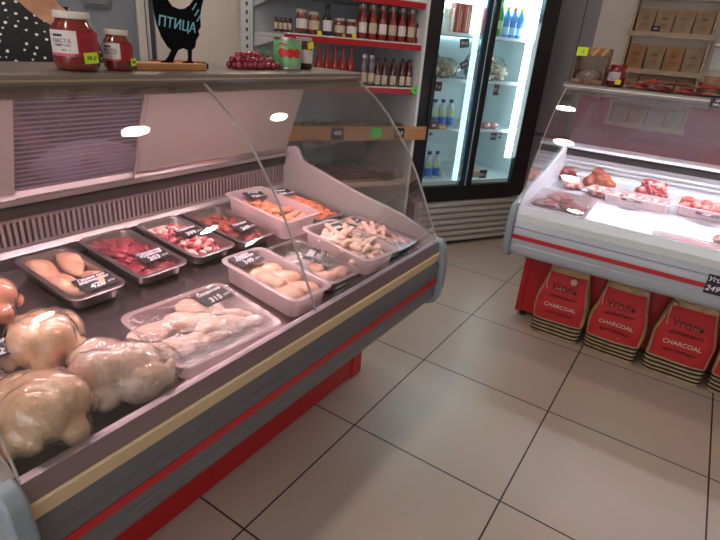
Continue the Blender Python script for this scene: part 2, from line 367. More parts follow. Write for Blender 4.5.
def W_(t,lx,ly,lz): return t.matrix_world@Vector((lx,ly,lz))
def film(t,L,W,h,m=None):
    b=MB(); n=14; vs=[];fs=[]
    for i in range(n+1):
        for j in range(n+1):
            u=i/n;v=j/n; X=(u-.5)*(L+.004);Y=(v-.5)*(W+.004)
            e=min(u,1-u,v,1-v); z=h+.0012+.004*noise.noise(Vector((X*30,Y*30,L*9)))*min(1,e*6)
            vs.append((X,Y,z))
    for i in range(n):
        for j in range(n): a=i*(n+1)+j; fs.append((a,a+n+1,a+n+2,a+1))
    b.add(vs,fs); return b.obj('cling_film',m or FILM,t,smooth=True)
PG='black chalk price tags'
def price(x,y,z,lines,big,label,rz=PI/2,w=.088,d=.056,tilt=(TILT*1.0+.08),roll=0):
    t=empty('price_tag',label,'price tag',(x,y,z),0,None,(0,0,0))
    t.matrix_world=Matrix.Translation((x,y,z))@Matrix.Rotation(tilt,4,'Y')@Matrix.Rotation(rz,4,'Z')@Matrix.Rotation(roll,4,'X')
    MB().box(-w/2,w/2,-d/2,d/2,-.001,.001).obj('card',CHALK,t)
    k=len(lines)
    for i,s in enumerate(lines):
        sz=min(.018,w*1.45/max(len(s),6)); text(s,sz,CHW,t,(0,d*(.36-.2*i),.0012),(0,0,.03),.25,bold=.0004)
    text(big,.027 if w>.07 else .02,CHW,t,(-w*.06,-d*.24,.0012),(0,0,.03),.2,bold=.0006)
    text('р/кг',.012,CHW,t,(w*.36,-d*.22,.0012),(0,0,.03),.2)
    return t
# meat materials
FIL=mat('meat_fillet','ecc3a6',.35,col2='dda78c',scale=25,sss=.15,coat=.3,bump=.2,bscale=60)
GIZ=mat('meat_gizzard','c0485a',.3,col2='8c2a3c',scale=40,sss=.1,coat=.5,bump=.2)
HRT=mat('meat_heart','9a3040',.3,col2='d89a90',scale=45,coat=.5,bump=.2)
LIV=mat('meat_liver','a8453c',.3,col2='c9685a',scale=45,coat=.5)
ORG=mat('meat_diced','e58f6a',.35,col2='d0714f',scale=40,sss=.1,coat=.3)
SKIN=mat('chicken_skin','fae4d6',.35,col2='eccab8',scale=14,sss=.15,coat=.3,bump=.5,bscale=120)
SKY=mat('chicken_skin_yellow','f6d8b4',.35,col2='e8bd96',scale=12,sss=.15,coat=.3,bump=.5,bscale=120)
PINK=mat('meat_pink','dd9c95',.35,col2='eccabb',scale=20,sss=.1,coat=.3,bump=.2)
# piece meshes (shared)
def blobmesh(name,r,m,lump=.5,seed=0,fr=2.2,nu=12,nv=8):
    return MB().ell((0,0,0),r,None,nu,nv,lump,seed,fr).mesh(name,m,'all')
def put(name,me,loc,rot=(0,0,0),label=None,cat='meat',group=None,s=None):
    o=bpy.data.objects.new(name,me); C.objects.link(o); place(o,loc,rot,s); return tag(o,label,cat,group)
def heap(t,me_list,name,label,cat,group,L,W,z0,zc,nx,ny,layers=1,jit=.3,skip=None,sc=(.9,1.15)):
    for l in range(layers):
        for i in range(nx):
            for j in range(ny):
                u=(i+.5)/nx-.5+random.uniform(-jit,jit)/nx; v=(j+.5)/ny-.5+random.uniform(-jit,jit)/ny
                if skip and skip(u,v): continue
                z=z0+(zc-z0)*max(0,1-(2*u)**2)*max(0,1-(2*v)**2)+l*.012+random.uniform(-.002,.003)
                put(name,random.choice(me_list),W_(t,u*L,v*W,z),(random.uniform(-.5,.5),random.uniform(-.5,.5),random.uniform(0,6.28)),label,cat,group,random.uniform(*sc))
GN=(.318,.172,.042)
PX=-.512
# 1 chicken fillets
p1=container('steel_pan','steel pan of chicken breast fillets under film, leftmost of the back row','pan',-.50,-.146,.30,.155,.045,STEEL)
film(p1,.300,.155,.045)
fm=[]
for k in range(3):
    b=MB(); rings=[]
    for i in range(11):
        u=i/10; wv=.040*math.sin(PI*min(1,.08+u*.9))**.6*(1-.35*u); hh=.020*math.sin(PI*min(1,.1+u*.86))**.7
        rings.append([( -.07+.14*u, wv*math.cos(a)+.006*math.sin(u*5+k), hh*math.sin(a)*(1+.15*math.sin(3*a+k))) for a in [2*PI*q/14 for q in range(14)]])
    b.loft(rings); fm.append(b.mesh('fillet',FIL,'all'))
for (lx,ly,lz,r,wh) in ((-.06,-.034,.030,.1,'nearest the back, left side'),(-.055,.036,.030,-.15,'back right, partly under another'),(.04,-.03,.028,.25,'front left, under the 428 tag'),(.05,.035,.026,3.0,'front right corner')):
    put('chicken_fillet',random.choice(fm),W_(p1,lx,ly,lz),(0,.1,r),'pale chicken breast fillet in the leftmost steel pan, '+wh,'fillet','fillets in the leftmost pan')
price(-.400,-.130,.7535,['Грудка кур','фермерская'],'428','black chalk price tag reading 428 on the leftmost steel pan',w=.095,d=.066)
# 2 gizzards
p2=container('steel_pan','steel pan of dark red gizzards, second of the back row','pan',-.512,.053,*GN,STEEL)
film(p2,.316,.170,.043)
gm=[blobmesh('gizzard',(.019,.013,.008),GIZ,.7,s) for s in range(3)]
heap(p2,gm,'gizzard','dark red raw gizzard in the steel pan tagged 203','meat','gizzards in the second steel pan',.255,.115,.020,.037,9,7)
price(-.440,.072,.7565,['Желудочки','куриные'],'203','black chalk price tag reading 203 on the pan of gizzards',w=.092,d=.06)
# 3 hearts
p3=container('steel_pan','steel pan of small pink and red hearts, third of the back row','pan',-.515,.25,*GN,STEEL)
hm=[]
for s in range(3):
    b=MB(); b.lathe([(.001,-.017),(.006,-.013),(.010,-.004),(.011,.004),(.009,.011),(.005,.015),(.002,.017)],10,(0,0,0),'X'); hm.append(b.mesh('heart',[HRT,PINK,GIZ][s],'all'))
heap(p3,hm,'chicken_heart','small raw chicken heart in the steel pan tagged 399','meat','hearts in the third steel pan',.255,.115,.020,.034,9,7)
price(-.505,.262,.768,['Сердечки'],'399','black chalk price tag reading 399 on the pan of hearts',w=.088,d=.056)
# 4 liver
p4=container('steel_pan','steel pan with a thin layer of orange-red liver, fourth of the back row','pan',-.508,.437,*GN,STEEL)
film(p4,.316,.170,.043)
lm_=[blobmesh('liver',(.028,.018,.007),LIV,.6,s) for s in range(3)]
heap(p4,lm_,'chicken_liver','flat orange-red liver piece in the steel pan tagged 249','meat','livers in the fourth steel pan',.25,.12,.012,.024,6,5)
price(-.440,.445,.7575,['Печень'],'249','black chalk price tag reading 249 on the pan of liver',w=.088,d=.058)
# 5 tub A : fillets, milky tub
tA=container('plastic_tub','deep milky plastic tub of orange-pink fillet strips at the back, beside the last steel pan','tub',-.486,.635,.345,.20,.085,TUBP,rz=-.05)
om=[blobmesh('fillet_strip',(.045,.016,.010),mat('meat_salmon','e3a081',.35,col2='d58a6c',scale=30,sss=.1,coat=.3),.5,s,1.6) for s in range(3)]
heap(tA,om,'fillet_strip','orange-pink chicken fillet strip in the deep milky tub at the back','meat','fillet strips in the back tub',.22,.12,.035,.06,4,5)
price(-.600,.665,.795,['Филе'],'325','black chalk price tag lying in the deep milky tub, the left one of two',w=.085,d=.055,rz=PI/2-.25)
price(-.575,.800,.785,['Фарш'],'305','black chalk price tag beside the deep milky tub, over the orange diced meat',w=.085,d=.055,rz=PI/2-.25)
# 6 tray B
tB=container('steel_pan','steel pan of orange diced meat in the far back corner','pan',-.475,.825,*GN,STEEL,rz=-.04)
dm=[blobmesh('diced_meat',(.018,.014,.011),ORG,.8,s) for s in range(3)]
heap(tB,dm,'diced_meat','orange piece of diced meat in the far corner pan','meat','diced meat in the far corner pan',.25,.11,.022,.045,8,5)
# 7 big flat tub with leg quarters
big=container('plastic_tub','wide shallow white tub of film-wrapped chicken legs at the front','tub',-.075,-.055,.268,.30,.055,TUBP,rz=-.085)
LEG=fuse([((-.045,0,0),(.052,.036,.022)),((.0,.008,0),(.045,.030,.020)),((.055,.018,-.002),(.042,.017,.015),rotm(z=.25)),((.095,.03,-.003),(.014,.013,.012))],.0045,SKIN,'chicken_leg',.004,30)
for lx,ly,lz,r,wh in((-.045,-.075,.032,1.4,'back left'),(-.045,.05,.034,.4,'under the tag'),(.045,-.06,.034,1.2,'front left'),(.035,.05,.036,.9,'front right'),(-.005,.0,.042,.7,'middle')):
    put('chicken_drumstick',LEG,W_(big,lx,ly,lz),(0,.05,r),'pale chicken leg quarter in the wide shallow tub, '+wh,'chicken leg','chicken legs in the wide tub')
RIB=clear('ribbed_film','fbf6f6',2.0,.15,bump=1.0,bscale=30)
film(big,.262,.294,.056,RIB)
price(-.135,.035,.741,['Окорочка'],'315','black chalk price tag reading 315 on the wide shallow tub',w=.092,d=.056)
# 8 tub1 drumsticks
t1=container('plastic_tub','narrow white tub of pale thighs at the front, crossed by the glass joint','tub',-.112,.247,.318,.172,.072,TUBP,rz=-.055)
THI=fuse([((0,0,0),(.042,.034,.022)),((.022,.006,.004),(.034,.028,.02)),((-.03,-.008,0),(.03,.024,.018))],.0045,mat('thigh_skin','f0cbb4',.35,col2='e2ac92',scale=12,sss=.15,coat=.3),'chicken_thigh',.005,30)
for lx,ly,lz,r,wh in((-.08,-.022,.035,.1,'back left'),(-.07,.028,.036,.3,'back right'),(.0,-.018,.045,2.9,'middle left'),(.01,.025,.046,.2,'middle right'),(.075,-.020,.040,-.2,'front left'),(.085,.024,.042,.2,'front right')):
    put('chicken_thigh',THI,W_(t1,lx,ly,lz),(.1,0,r),'pale chicken thigh in the narrow tub at the glass joint, '+wh,'chicken thigh','chicken thighs in the narrow tub')
price(-.215,.235,.7625,['Бедро','куриное'],'349','black chalk price tag reading 349 in the tub of thighs',w=.095,d=.06)
# 9 pan5
p5=container('steel_pan','steel pan with a few pale pieces and a 375 tag, between the two white tubs','pan',-.125,.44,.30,.165,.045,STEEL,rz=-.06)
for lx,ly,r,wh in((.08,-.02,.4,'left'),(.085,.035,1.3,'right'),(.02,.0,2.2,'behind')):
    put('chicken_cutlet',THI,W_(p5,lx,ly,.024),(0,0,r),'pale chicken piece in the steel pan tagged 375, '+wh,'chicken piece','pieces in the 375 pan',.75)
film(p5,.300,.165,.046)
price(-.135,.470,.7285,['Бедро','филе'],'375','black chalk price tag reading 375 on the small steel pan',w=.09,d=.062,rz=PI/2+.35)
# 10 wt wings
wt=container('plastic_tub','white tub of chicken wings at the front, right of the 375 pan','tub',-.118,.635,.322,.185,.072,TUBP,rz=-.1)
WING=fuse([((0,0,0),(.032,.015,.013)),((.03,.016,.003),(.026,.013,.011),rotm(z=.9)),((-.03,.012,0),(.022,.009,.007),rotm(z=-.6))],.0035,SKIN,'chicken_wing',.003,40)
heap(wt,[WING],'wing_piece','pale chicken wing in the white tub tagged 306','chicken wing','wings in the 306 tub',.22,.10,.035,.058,4,4,2)
price(-.215,.690,.757,['Крылья'],'306','black chalk price tag reading 306 in the tub of wings',w=.085,d=.055,rz=PI/2-.15)
# 11 pan6
p6=container('steel_pan','steel pan of chicken feet under loose film, last at the front by the end glass','pan',-.125,.822,.31,.165,.045,STEEL,rz=-.05)
FOOT=fuse([((-.02,0,0),(.034,.009,.009)),((.02,0,0),(.012,.012,.007)),((.036,.012,0),(.02,.005,.005),rotm(z=.5)),((.038,0,0),(.02,.005,.005)),((.036,-.012,0),(.02,.005,.005),rotm(z=-.5))],.003,PINK,'chicken_paw',.002,40)
heap(p6,[FOOT],'chicken_paw','pale pink chicken foot in the last front pan','chicken foot','feet in the last front pan',.20,.09,.022,.038,5,3,2)
film(p6,.31,.165,.05)
price(-.215,.835,.733,['Лапки'],'120','black chalk price tag on the pan of chicken feet by the end glass',w=.085,d=.055,rz=PI/2-.15)
# whole chickens
def chicken(label,loc,rz,scl,m,bag=True,lean=0):
    e=[((0,0,.055),(.086,.070,.052)),((.032,.024,.070),(.062,.044,.040)),((.032,-.024,.070),(.062,.044,.040)),((-.03,0,.05),(.06,.055,.042)),
       ((-.045,.052,.045),(.052,.030,.034),rotm(z=.15)),((-.045,-.052,.045),(.052,.030,.034),rotm(z=-.15)),
       ((-.080,.040,.055),(.038,.020,.022),rotm(z=-.5,y=-.2)),((-.080,-.040,.055),(.038,.020,.022),rotm(z=.5,y=-.2)),
       ((-.108,.020,.062),(.012,.012,.012)),((-.108,-.020,.062),(.012,.012,.012)),
       ((.040,.068,.045),(.040,.015,.018),rotm(z=-.3)),((.040,-.068,.045),(.040,.015,.018),rotm(z=.3)),
       ((.022,.082,.036),(.026,.011,.012),rotm(z=.5)),((.022,-.082,.036),(.026,.011,.012),rotm(z=-.5)),
       ((.088,0,.040),(.024,.026,.022)),((-.100,0,.035),(.020,.016,.012))]
    t=empty('whole_chicken',label,'chicken',loc,0,None,(0,lean,rz))
    me=fuse(e,.0045,m,'carcass',.003,25,5); o=bpy.data.objects.new('carcass',me); C.objects.link(o); o.parent=t
    if bag:
        big_=[(c[0],tuple(r+.004 for r in c[1]))+tuple(c[2:]) for c in e]+[((0,0,.055),(.105,.078,.05)),((-.09,0,.05),(.05,.05,.028))]
        mb=fuse(big_,.006,BAGF,'shrink_bag',.005,45,6); o=bpy.data.objects.new('shrink_bag',mb); C.objects.link(o); o.parent=t
    t.scale=(scl,scl,scl*1.22); return t
chicken('whole raw chicken in clear shrink wrap, between the wide tub and the other birds',(-.035,-.308,dz(-.03)-.002),PI/2+2.6,.95,SKIN,lean=0)
chicken('largest whole raw chicken in shrink wrap, in the near left corner of the case',(-.035,-.468,dz(-.03)-.002),.25,1.0,SKY)
chicken('yellowish whole chicken lying behind the two front birds with a tag on it',(-.225,-.355,dz(-.225)-.002),-.5,.95,SKY)
chicken('orange wrapped bird at the left edge of the case behind the tagged one',(-.47,-.37,dz(-.47)-.002),.2,.85,mat('skin_orange','eaa98a',.35,col2='dd9270',scale=12,coat=.3,bump=.4,bscale=120))
price(-.215,-.425,.775,['Цыплёнок'],'210','black chalk price tag lying on the yellowish chicken at the left edge',w=.085,d=.055,rz=PI/2-.1)
# white paper package behind the ribbed door
wk=empty('staff_worktop','narrow steel worktop along the staff side of the chicken case','worktop',(-.75,-.53,0))
MB().box(-.19,-.002,0,1.46,.905,.93).obj('top',CANS,wk,bevel=.003); MB().box(-.185,-.165,.02,.06,0,.905).obj('leg',CANS,wk); MB().box(-.185,-.165,1.40,1.44,0,.905).obj('leg',CANS,wk); MB().box(-.05,-.02,.02,.06,0,.905).obj('leg',CANS,wk);MB().box(-.05,-.02,1.40,1.44,0,.905).obj('leg',CANS,wk)
PAP=mat('paper_white','f6f2f0',.7,bump=.3,bscale=12)
t=empty('paper_parcel','crumpled white paper parcel behind the ribbed sliding door','parcel',(-.85,.16,.932),.05)
b=MB(); R=[]
for i in range(9):
    u=i/8; hh=.085*math.sin(PI*(.12+.76*u)); X=-.17+.34*u
    R.append([(-.07+.0*u,X,0),(.09,X,0),(.092+.006*math.sin(i*2.3),X,hh*.5),(.07,X+.004*math.sin(i*3.1),hh+.005*math.sin(i*1.9)),(0,X,hh*1.1+.004*math.cos(i*2.7)),(-.05,X,hh),(-.07,X,hh*.5)])
b.loft(R).obj('wrapping',PAP,t,smooth=30)
# ------------------------------------------------------------------ things on the chicken case top
SAUCE=mat('tomato_sauce','782019',.15,spec=.6,coat=.8,var=.25,scale=10); SAUR=mat('sauce_bright','8c2820',.15,coat=.8,var=.2,scale=12); DARKS=mat('sauce_dark','4a1418',.15,coat=.8)
LIDW=mat('lid_white','c9c2ba',.4); LAB=mat('label_white','d9d0d0',.5,var=.1,scale=40); LABR=mat('label_tomato','a3182a',.45,var=.3,scale=25); NEON=mat('sticker_neon','b8e60e',.5); YEL=mat('sticker_yellow','d8d01c',.5); INK=mat('ink','26242a',.6)
NEONG=mat('star_green','3fd24a',.5)
def band(b,r,z0,z1,a0,a1,n=10,off=.0012):
    vs=[];fs=[]
    for i in range(n+1):
        a=a0+(a1-a0)*i/n
        for rr_,z in((r+off,z0),(r+off,z1),(r+.0002,z1),(r+.0002,z0)): vs.append((rr_*math.cos(a),rr_*math.sin(a),z))
    for i in range(n):
        for k in range(4): fs.append((i*4+k,(i+1)*4+k,(i+1)*4+(k+1)%4,i*4+(k+1)%4))
    fs.append((3,2,1,0)); fs.append(tuple(n*4+k for k in range(4)))
    return b.add(vs,fs)
CAMA=math.atan2(-.794-0,.831+.37)   # side of the jars that faces the shop
def jar(label,loc,r,h,scale_text,face,stick_a,name='glass_jar'):
    t=empty(name,label,'jar',loc,face)
    k=r
    MB().lathe([(k*.80,0),(k*.93,h*.03),(k,h*.12),(k,h*.62),(k*.93,h*.72),(k*.74,h*.82),(k*.70,h*.86),(k*.70,h*.9)],32).obj('jar_body',SAUCE,t,smooth=60)
    MB().lathe([(k*.76,h*.875),(k*.79,h*.885),(k*.79,h*.975),(k*.76,h),(k*.70,h*.992),(k*.68,h*.988)],32).obj('lid',LIDW,t,smooth=40)
    l=band(MB(),k,h*.25,h*.68,-1.25,1.25,18).obj('label',LABR,t,smooth=60)
    band(MB(),k,h*.30,h*.68,-1.25,.05,14,.0018).obj('label_panel',LAB,l,smooth=60)
    def arc_text(s,size,z,a,m,bold=0):
        for i,ch in enumerate(s):
            aa=a+(i-(len(s)-1)/2)*size*.68/k
            text(ch,size,m,l,((k+.0022)*math.cos(aa),(k+.0022)*math.sin(aa),z),(PI/2,0,aa+PI/2),0,bold=bold,ext=.0003)
    arc_text('ПАСТА',k*.25,h*.50,-.60,INK,0); arc_text('ТОМАТНАЯ',k*.14,h*.43,-.60,INK); arc_text('480 г',k*.12,h*.355,-.45,INK); 
    band(MB(),k,h*.575,h*.615,-1.0,-.55,8,.0024).obj('label_banner',INK,l,smooth=60)
    band(MB(),k,h*.25,h*.30,-1.25,-.1,10,.002).obj('label_stripe',mat('label_pink','c9506a',.5),l,smooth=60)
    # price sticker: a flat square stuck on the glass
    
    b=MB(); b.box(-k*.36,k*.36,-.0005,.0005,-k*.24,k*.24); o=b.obj('price_sticker',NEON,t); o.location=((k+.004)*math.cos(stick_a),(k+.004)*math.sin(stick_a),h*.24); o.rotation_euler=(0,-.08,stick_a+PI/2)
    text('98 р' if r>.04 else '58 р',k*.26,INK,o,(0,-.0008,0),(PI/2,0,0),.2,name='price')
    return t
jar('larger glass jar of tomato paste with a white lid, on the counter top','',.0,.0,0,0,0) if False else None
jar('larger glass jar of tomato paste with a white lid and neon price sticker',(-.377,-.114,1.2805),.046,.118,1,CAMA+.12,.55)
jar('smaller glass jar of tomato paste, right of the larger one',(-.373,-.016,1.2805),.033,.088,1,CAMA+.12,.95)
WOOD=mat('wood_light','b98a57',.5,col2='a87645',scale=8,stretch=(12,1,1)); 
t=empty('chicken_sign','black chicken-shaped chalkboard sign on a wooden block','sign',(-.40,.0,0))
bk=MB().box(-.035,.032,.028,.245,1.2805,1.2975).obj('base',WOOD,t,bevel=.002)
MB().box(-.005,.005,.235,.2755,1.282,1.297).obj('clip',BLACKP,t,bevel=.003)
cs=[(0.1092,1.4409),(0.1114,1.4189),(0.1165,1.3899),(0.1284,1.359),(0.1456,1.336),(0.1564,1.3284),(0.1467,1.3135),(0.1366,1.3036),(0.1209,1.2997),(0.1206,1.2965),(0.1611,1.2965),(0.1583,1.3015),(0.1657,1.314),(0.1764,1.329),(0.193,1.3345),(0.2092,1.33),(0.2098,1.315),(0.2072,1.3023),(0.1904,1.2995),(0.1902,1.2965),(0.2271,1.2965),(0.224,1.3),(0.2192,1.305),(0.2216,1.3304),(0.2333,1.3384),(0.2378,1.3561),(0.2489,1.3692),(0.2461,1.379),(0.2553,1.3902),(0.255,1.4148),(0.2597,1.4363),(0.2700,1.462),(.262,1.480),(.245,1.462),(0.2234,1.4402),(0.2065,1.4305),(0.1873,1.4277),(0.166,1.4327),(0.152,1.447),(.146,1.466),(.149,1.482),(.140,1.500),(.128,1.492),(.118,1.504),(.108,1.490),(.098,1.478),(.084,1.472),(.098,1.466),(.094,1.452),(.104,1.452)]
pl=MB(); n=len(cs); pl.add([(-.002,y,z) for y,z in cs]+[(.002,y,z) for y,z in cs],[(i,(i+1)%n,n+(i+1)%n,n+i) for i in range(n)]+[tuple(range(n))[::-1],tuple(range(n,2*n))])
pl.obj('chicken_board',mat('board_black','07080c',.9,spec=.15),t)
CY=mat('chalk_cyan','79c4d8',.7)
text('ПТИЦА',.034,CY,t,(.0024,.178,1.390),(PI/2,.10,PI/2),.1,bold=.0003)
t2=t
for k,(y,z) in enumerate(((.236,1.438),(.243,1.424),(.249,1.411))):
    o=MB().box(-.0004,.0004,-.0015,.0015,-.011,.011).obj('chalk_mark',CY,t); o.location=(.0026,y,z); o.rotation_euler=(-.7,0,0)
# grapes
t=empty('grape_bunch','bunch of dark red artificial grapes beside the green can','grapes',(-.43,.49,1.2805))
GR=mat('grape_red','8e1a34',.2,coat=.7,var=.3,scale=30,sss=.1); gme=MB().ell((0,0,0),(.0105,.0105,.0115),None,14,9).mesh('grape',GR,'all')
random.seed(3)
for l,(zz,n_,hw) in enumerate(((.0105,9,.085),(.0255,8,.07),(.040,5,.045))):
    for i in range(n_):
        for row in (0,1,2) if l==0 else ((0,1) if l==1 else (0,)):
            y=-hw+2*hw*i/(n_-1)-(.0 if l<2 else .03); 
            if l==1: y-=.012
            o=bpy.data.objects.new('grape',gme); C.objects.link(o); o.parent=t; o.location=(.022-.021*row+random.uniform(-.003,.003)-.008*l,y+random.uniform(-.003,.003),zz+random.uniform(-.001,.003))
MB().tube([(0,-.04,.045),(0,.02,.05),(-.005,.07,.042),(-.005,.095,.02)],.002,6).obj('stem',mat('stem_green','5f7a3a',.6),t,smooth=True)
b=MB()
for i,(y,z,a) in enumerate(((.075,.034,.3),(.095,.022,1.0),(.06,.045,-.4))):
    pts=[]
    for k in range(12):
        aa=2*PI*k/12; r=.022*(1+.25*math.cos(5*aa)); pts.append((y+r*math.cos(aa+a),z+r*math.sin(aa+a)))
    b.add([(-.012-.004*i,p[0],max(.002,p[1])) for p in pts]+[(-.0135-.004*i,p[0],max(.002,p[1])) for p in pts],[tuple(range(12)),tuple(range(12,24))[::-1]]+[(k,(k+1)%12,12+(k+1)%12,12+k) for k in range(12)])
b.obj('leaf',mat('leaf_grey_green','6f9480',.6,var=.3,scale=50),t)
# green can
t=empty('tomato_can','green tin can with red tomatoes printed on it, beside the grapes','can',(-.445,.665,1.2805),CAMA)
GC=mat('can_green','4c9a5c',.35,.1,col2='8cc08c',scale=14); k=.0475
MB().lathe([(k,.002),(k,.004),(k*.985,.006),(k*.985,.094),(k,.097),(k,.1),(k*.93,.1),(k*.93,.097)],32).obj('can_body',STEEL,t,smooth=40)
lb=band(MB(),k*.987,.009,.091,-1.6,1.6,26).obj('label',GC,t,smooth=60)
TOM=mat('print_tomato','c81e1e',.4)
for a,z in((-.62,.052),(-.05,.052),(.50,.052)):
    b=MB(); rg=[]
    for fr_ in(0.02,.35,.7,1): rg.append([((k*.987+.002)*math.cos(a+.32*fr_*math.cos(q)), (k*.987+.002)*math.sin(a+.32*fr_*math.cos(q)), z+.0145*fr_*math.sin(q)) for q in [2*PI*i/18 for i in range(18)]])
    rg.append([(x*.97,y*.97,zz) for x,y,zz in rg[-1]]); b.loft(rg); b.obj('printed_tomato',TOM,lb)
for a,z in((-.75,.080),(-.45,.078)):
    o=MB().box(-.0005,.0005,-.008,.008,-.003,.003).obj('printed_mark',TOM,lb); o.location=(k*.99*math.cos(a)+.001,k*.99*math.sin(a),z); o.rotation_euler=(0,0,a)
t=empty('glass_jar','glass jar of dark preserve with a yellow price sticker, right of the green can','jar',(-.455,.765,1.2805),CAMA)
k=.034; h=.105
MB().lathe([(k*.8,0),(k,h*.06),(k,h*.7),(k*.82,h*.82),(k*.75,h*.88)],28).obj('jar_body',DARKS,t,smooth=60); MB().lathe([(k*.82,h*.88),(k*.84,h*.89),(k*.84,h*.99),(k*.8,h)],28).obj('lid',mat('lid_grey','b0a6a4',.4),t,smooth=40)
band(MB(),k,h*.2,h*.62,-.8,.8,12).obj('label',LAB,t,smooth=60)
o=MB().box(-.0005,.0005,-.013,.013,-.011,.011).obj('price_sticker',YEL,t); o.location=(k+.002,.014,h*.76); o.rotation_euler=(.2,0,.3)
# ------------------------------------------------------------------ woman behind the counter
SKN=mat('person_skin','b98468',.5,sss=.15,var=.08,scale=10)
def dots():
    m=bpy.data.materials.new('polka_dots'); m.use_nodes=True; nt=m.node_tree; b=nt.nodes['Principled BSDF']; b.inputs['Roughness'].default_value=.85
    tc=nt.nodes.new('ShaderNodeTexCoord'); mp=nt.nodes.new('ShaderNodeMapping'); mp.inputs['Rotation'].default_value=(.5,0,0); mp.inputs['Scale'].default_value=(50,50,50)
    v=nt.nodes.new('ShaderNodeTexVoronoi'); v.inputs['Randomness'].default_value=0; v.inputs['Scale'].default_value=1
    r=nt.nodes.new('ShaderNodeValToRGB'); r.color_ramp.interpolation='CONSTANT'; r.color_ramp.elements[0].color=lin('d8d4d8'); r.color_ramp.elements[1].position=.24; r.color_ramp.elements[1].color=lin('14121a')
    nt.links.new(tc.outputs['Object'],mp.inputs[0]); nt.links.new(mp.outputs[0],v.inputs['Vector']); nt.links.new(v.outputs['Distance'],r.inputs[0]); nt.links.new(r.outputs[0],b.inputs['Base Color']); return m
pr=empty('person','woman in a black polka dot top standing behind the counter, head out of view','person',(-1.13,.185,.0),.12)
def skin_body(verts,edges,radii,m,name,parent,root=0,sub=2):
    me=bpy.data.meshes.new(name); me.from_pydata(verts,edges,[]); o=bpy.data.objects.new(name,me); C.objects.link(o)
    s=o.modifiers.new('s','SKIN'); s.use_smooth_shade=True
    for i,r in enumerate(radii):
        sv=me.skin_vertices[0].data[i]; sv.radius=r if isinstance(r,tuple) else (r,r); sv.use_root=(i==root)
    u=o.modifiers.new('u','SUBSURF'); u.levels=sub; u.render_levels=sub
    bpy.context.view_layer.update()
    m2=bpy.data.meshes.new_from_object(o.evaluated_get(bpy.context.evaluated_depsgraph_get())); bpy.data.objects.remove(o)
    m2.materials.clear(); m2.materials.append(m); return m2
V=[(0,0,.93),(0,0,1.08),(.01,0,1.22),(.01,0,1.345),(.0,.0,1.415),(.015,.0,1.475),
   (.0,-.10,1.375),(-.01,-.165,1.365),(.02,-.20,1.12),(.16,-.15,.985),(.24,-.12,.975),
   (.0,.10,1.33),(-.01,.165,1.315),(.02,.20,1.08),(.16,.16,.955),(.24,.13,.955),
   (0,-.09,.88),(.01,-.10,.48),(-.01,-.10,.10),(.09,-.11,.04),(0,.09,.88),(.01,.10,.48),(-.01,.10,.10),(.09,.11,.04)]
Ed=[(0,1),(1,2),(2,3),(3,4),(4,5),(3,6),(6,7),(7,8),(8,9),(9,10),(3,11),(11,12),(12,13),(13,14),(14,15),(0,16),(16,17),(17,18),(18,19),(0,20),(20,21),(21,22),(22,23)]
Rd=[(.15,.115),(.125,.10),(.16,.115),(.155,.105),(.085,.065),.052,.065,.052,.038,.030,.030,.065,.052,.038,.030,.030,.095,.058,.04,.035,.095,.058,.04,.035]
bodym=skin_body(V,Ed,Rd,SKN,'body',pr)
heads=[((.02,0,1.585),(.088,.072,.112)),((.045,0,1.535),(.055,.05,.05)),((.108,0,1.575),(.014,.012,.022)),((.095,0,1.54),(.012,.024,.008)),((.015,.075,1.58),(.016,.008,.028)),((.015,-.075,1.58),(.016,.008,.028)),((.012,0,1.49),(.05,.05,.06))]
bm_=MB()
me1=bodym; bm_.add([v.co.copy() for v in me1.vertices],[tuple(p.vertices) for p in me1.polygons])
for hnd in((.24,-.12,.975,-1),(.24,.13,.955,1)):
    x,y,z,s=hnd
    bm_.ell((x+.045,y,z),(.045,.036,.014))
    for i,(dy,L_) in enumerate(((-.026,.062),(-.009,.072),(.009,.068),(.025,.052))):
        bm_.tube([(x+.07,y+dy,z+.002),(x+.07+L_*.5,y+dy*1.15,z+.004),(x+.07+L_*.85,y+dy*1.2,z-.008),(x+.07+L_,y+dy*1.2,z-.016)],[.010,.009,.008,.005],8)
    bm_.tube([(x+.03,y-s*.025,z),(x+.055,y-s*.05,z+.002),(x+.08,y-s*.06,z-.004)],[.012,.010,.007],8)
for e in heads+[((.005,0,1.325),(.115,.160,.080)),((0,0,1.385),(.078,.125,.050)),((.005,0,1.45),(.056,.058,.10)),((0,.145,1.355),(.055,.055,.045)),((0,-.145,1.365),(.055,.055,.045))]: bm_.ell(*e)
bo=bm_.obj('body',SKN); r=bo.modifiers.new('r','REMESH'); r.mode='VOXEL'; r.voxel_size=.006; s=bo.modifiers.new('s','SMOOTH'); s.iterations=3
bpy.context.view_layer.update(); me=bpy.data.meshes.new_from_object(bo.evaluated_get(bpy.context.evaluated_depsgraph_get())); bpy.data.objects.remove(bo)
import bmesh
bb=bmesh.new(); bb.from_mesh(me); left=set(bb.verts); isl=[]
while left:
    v0=left.pop(); st=[v0]; cur=[v0]
    while st:
        v=st.pop()
        for e_ in v.link_edges:
            w_=e_.other_vert(v)
            if w_ in left: left.discard(w_); st.append(w_); cur.append(w_)
    isl.append(cur)
isl.sort(key=len)

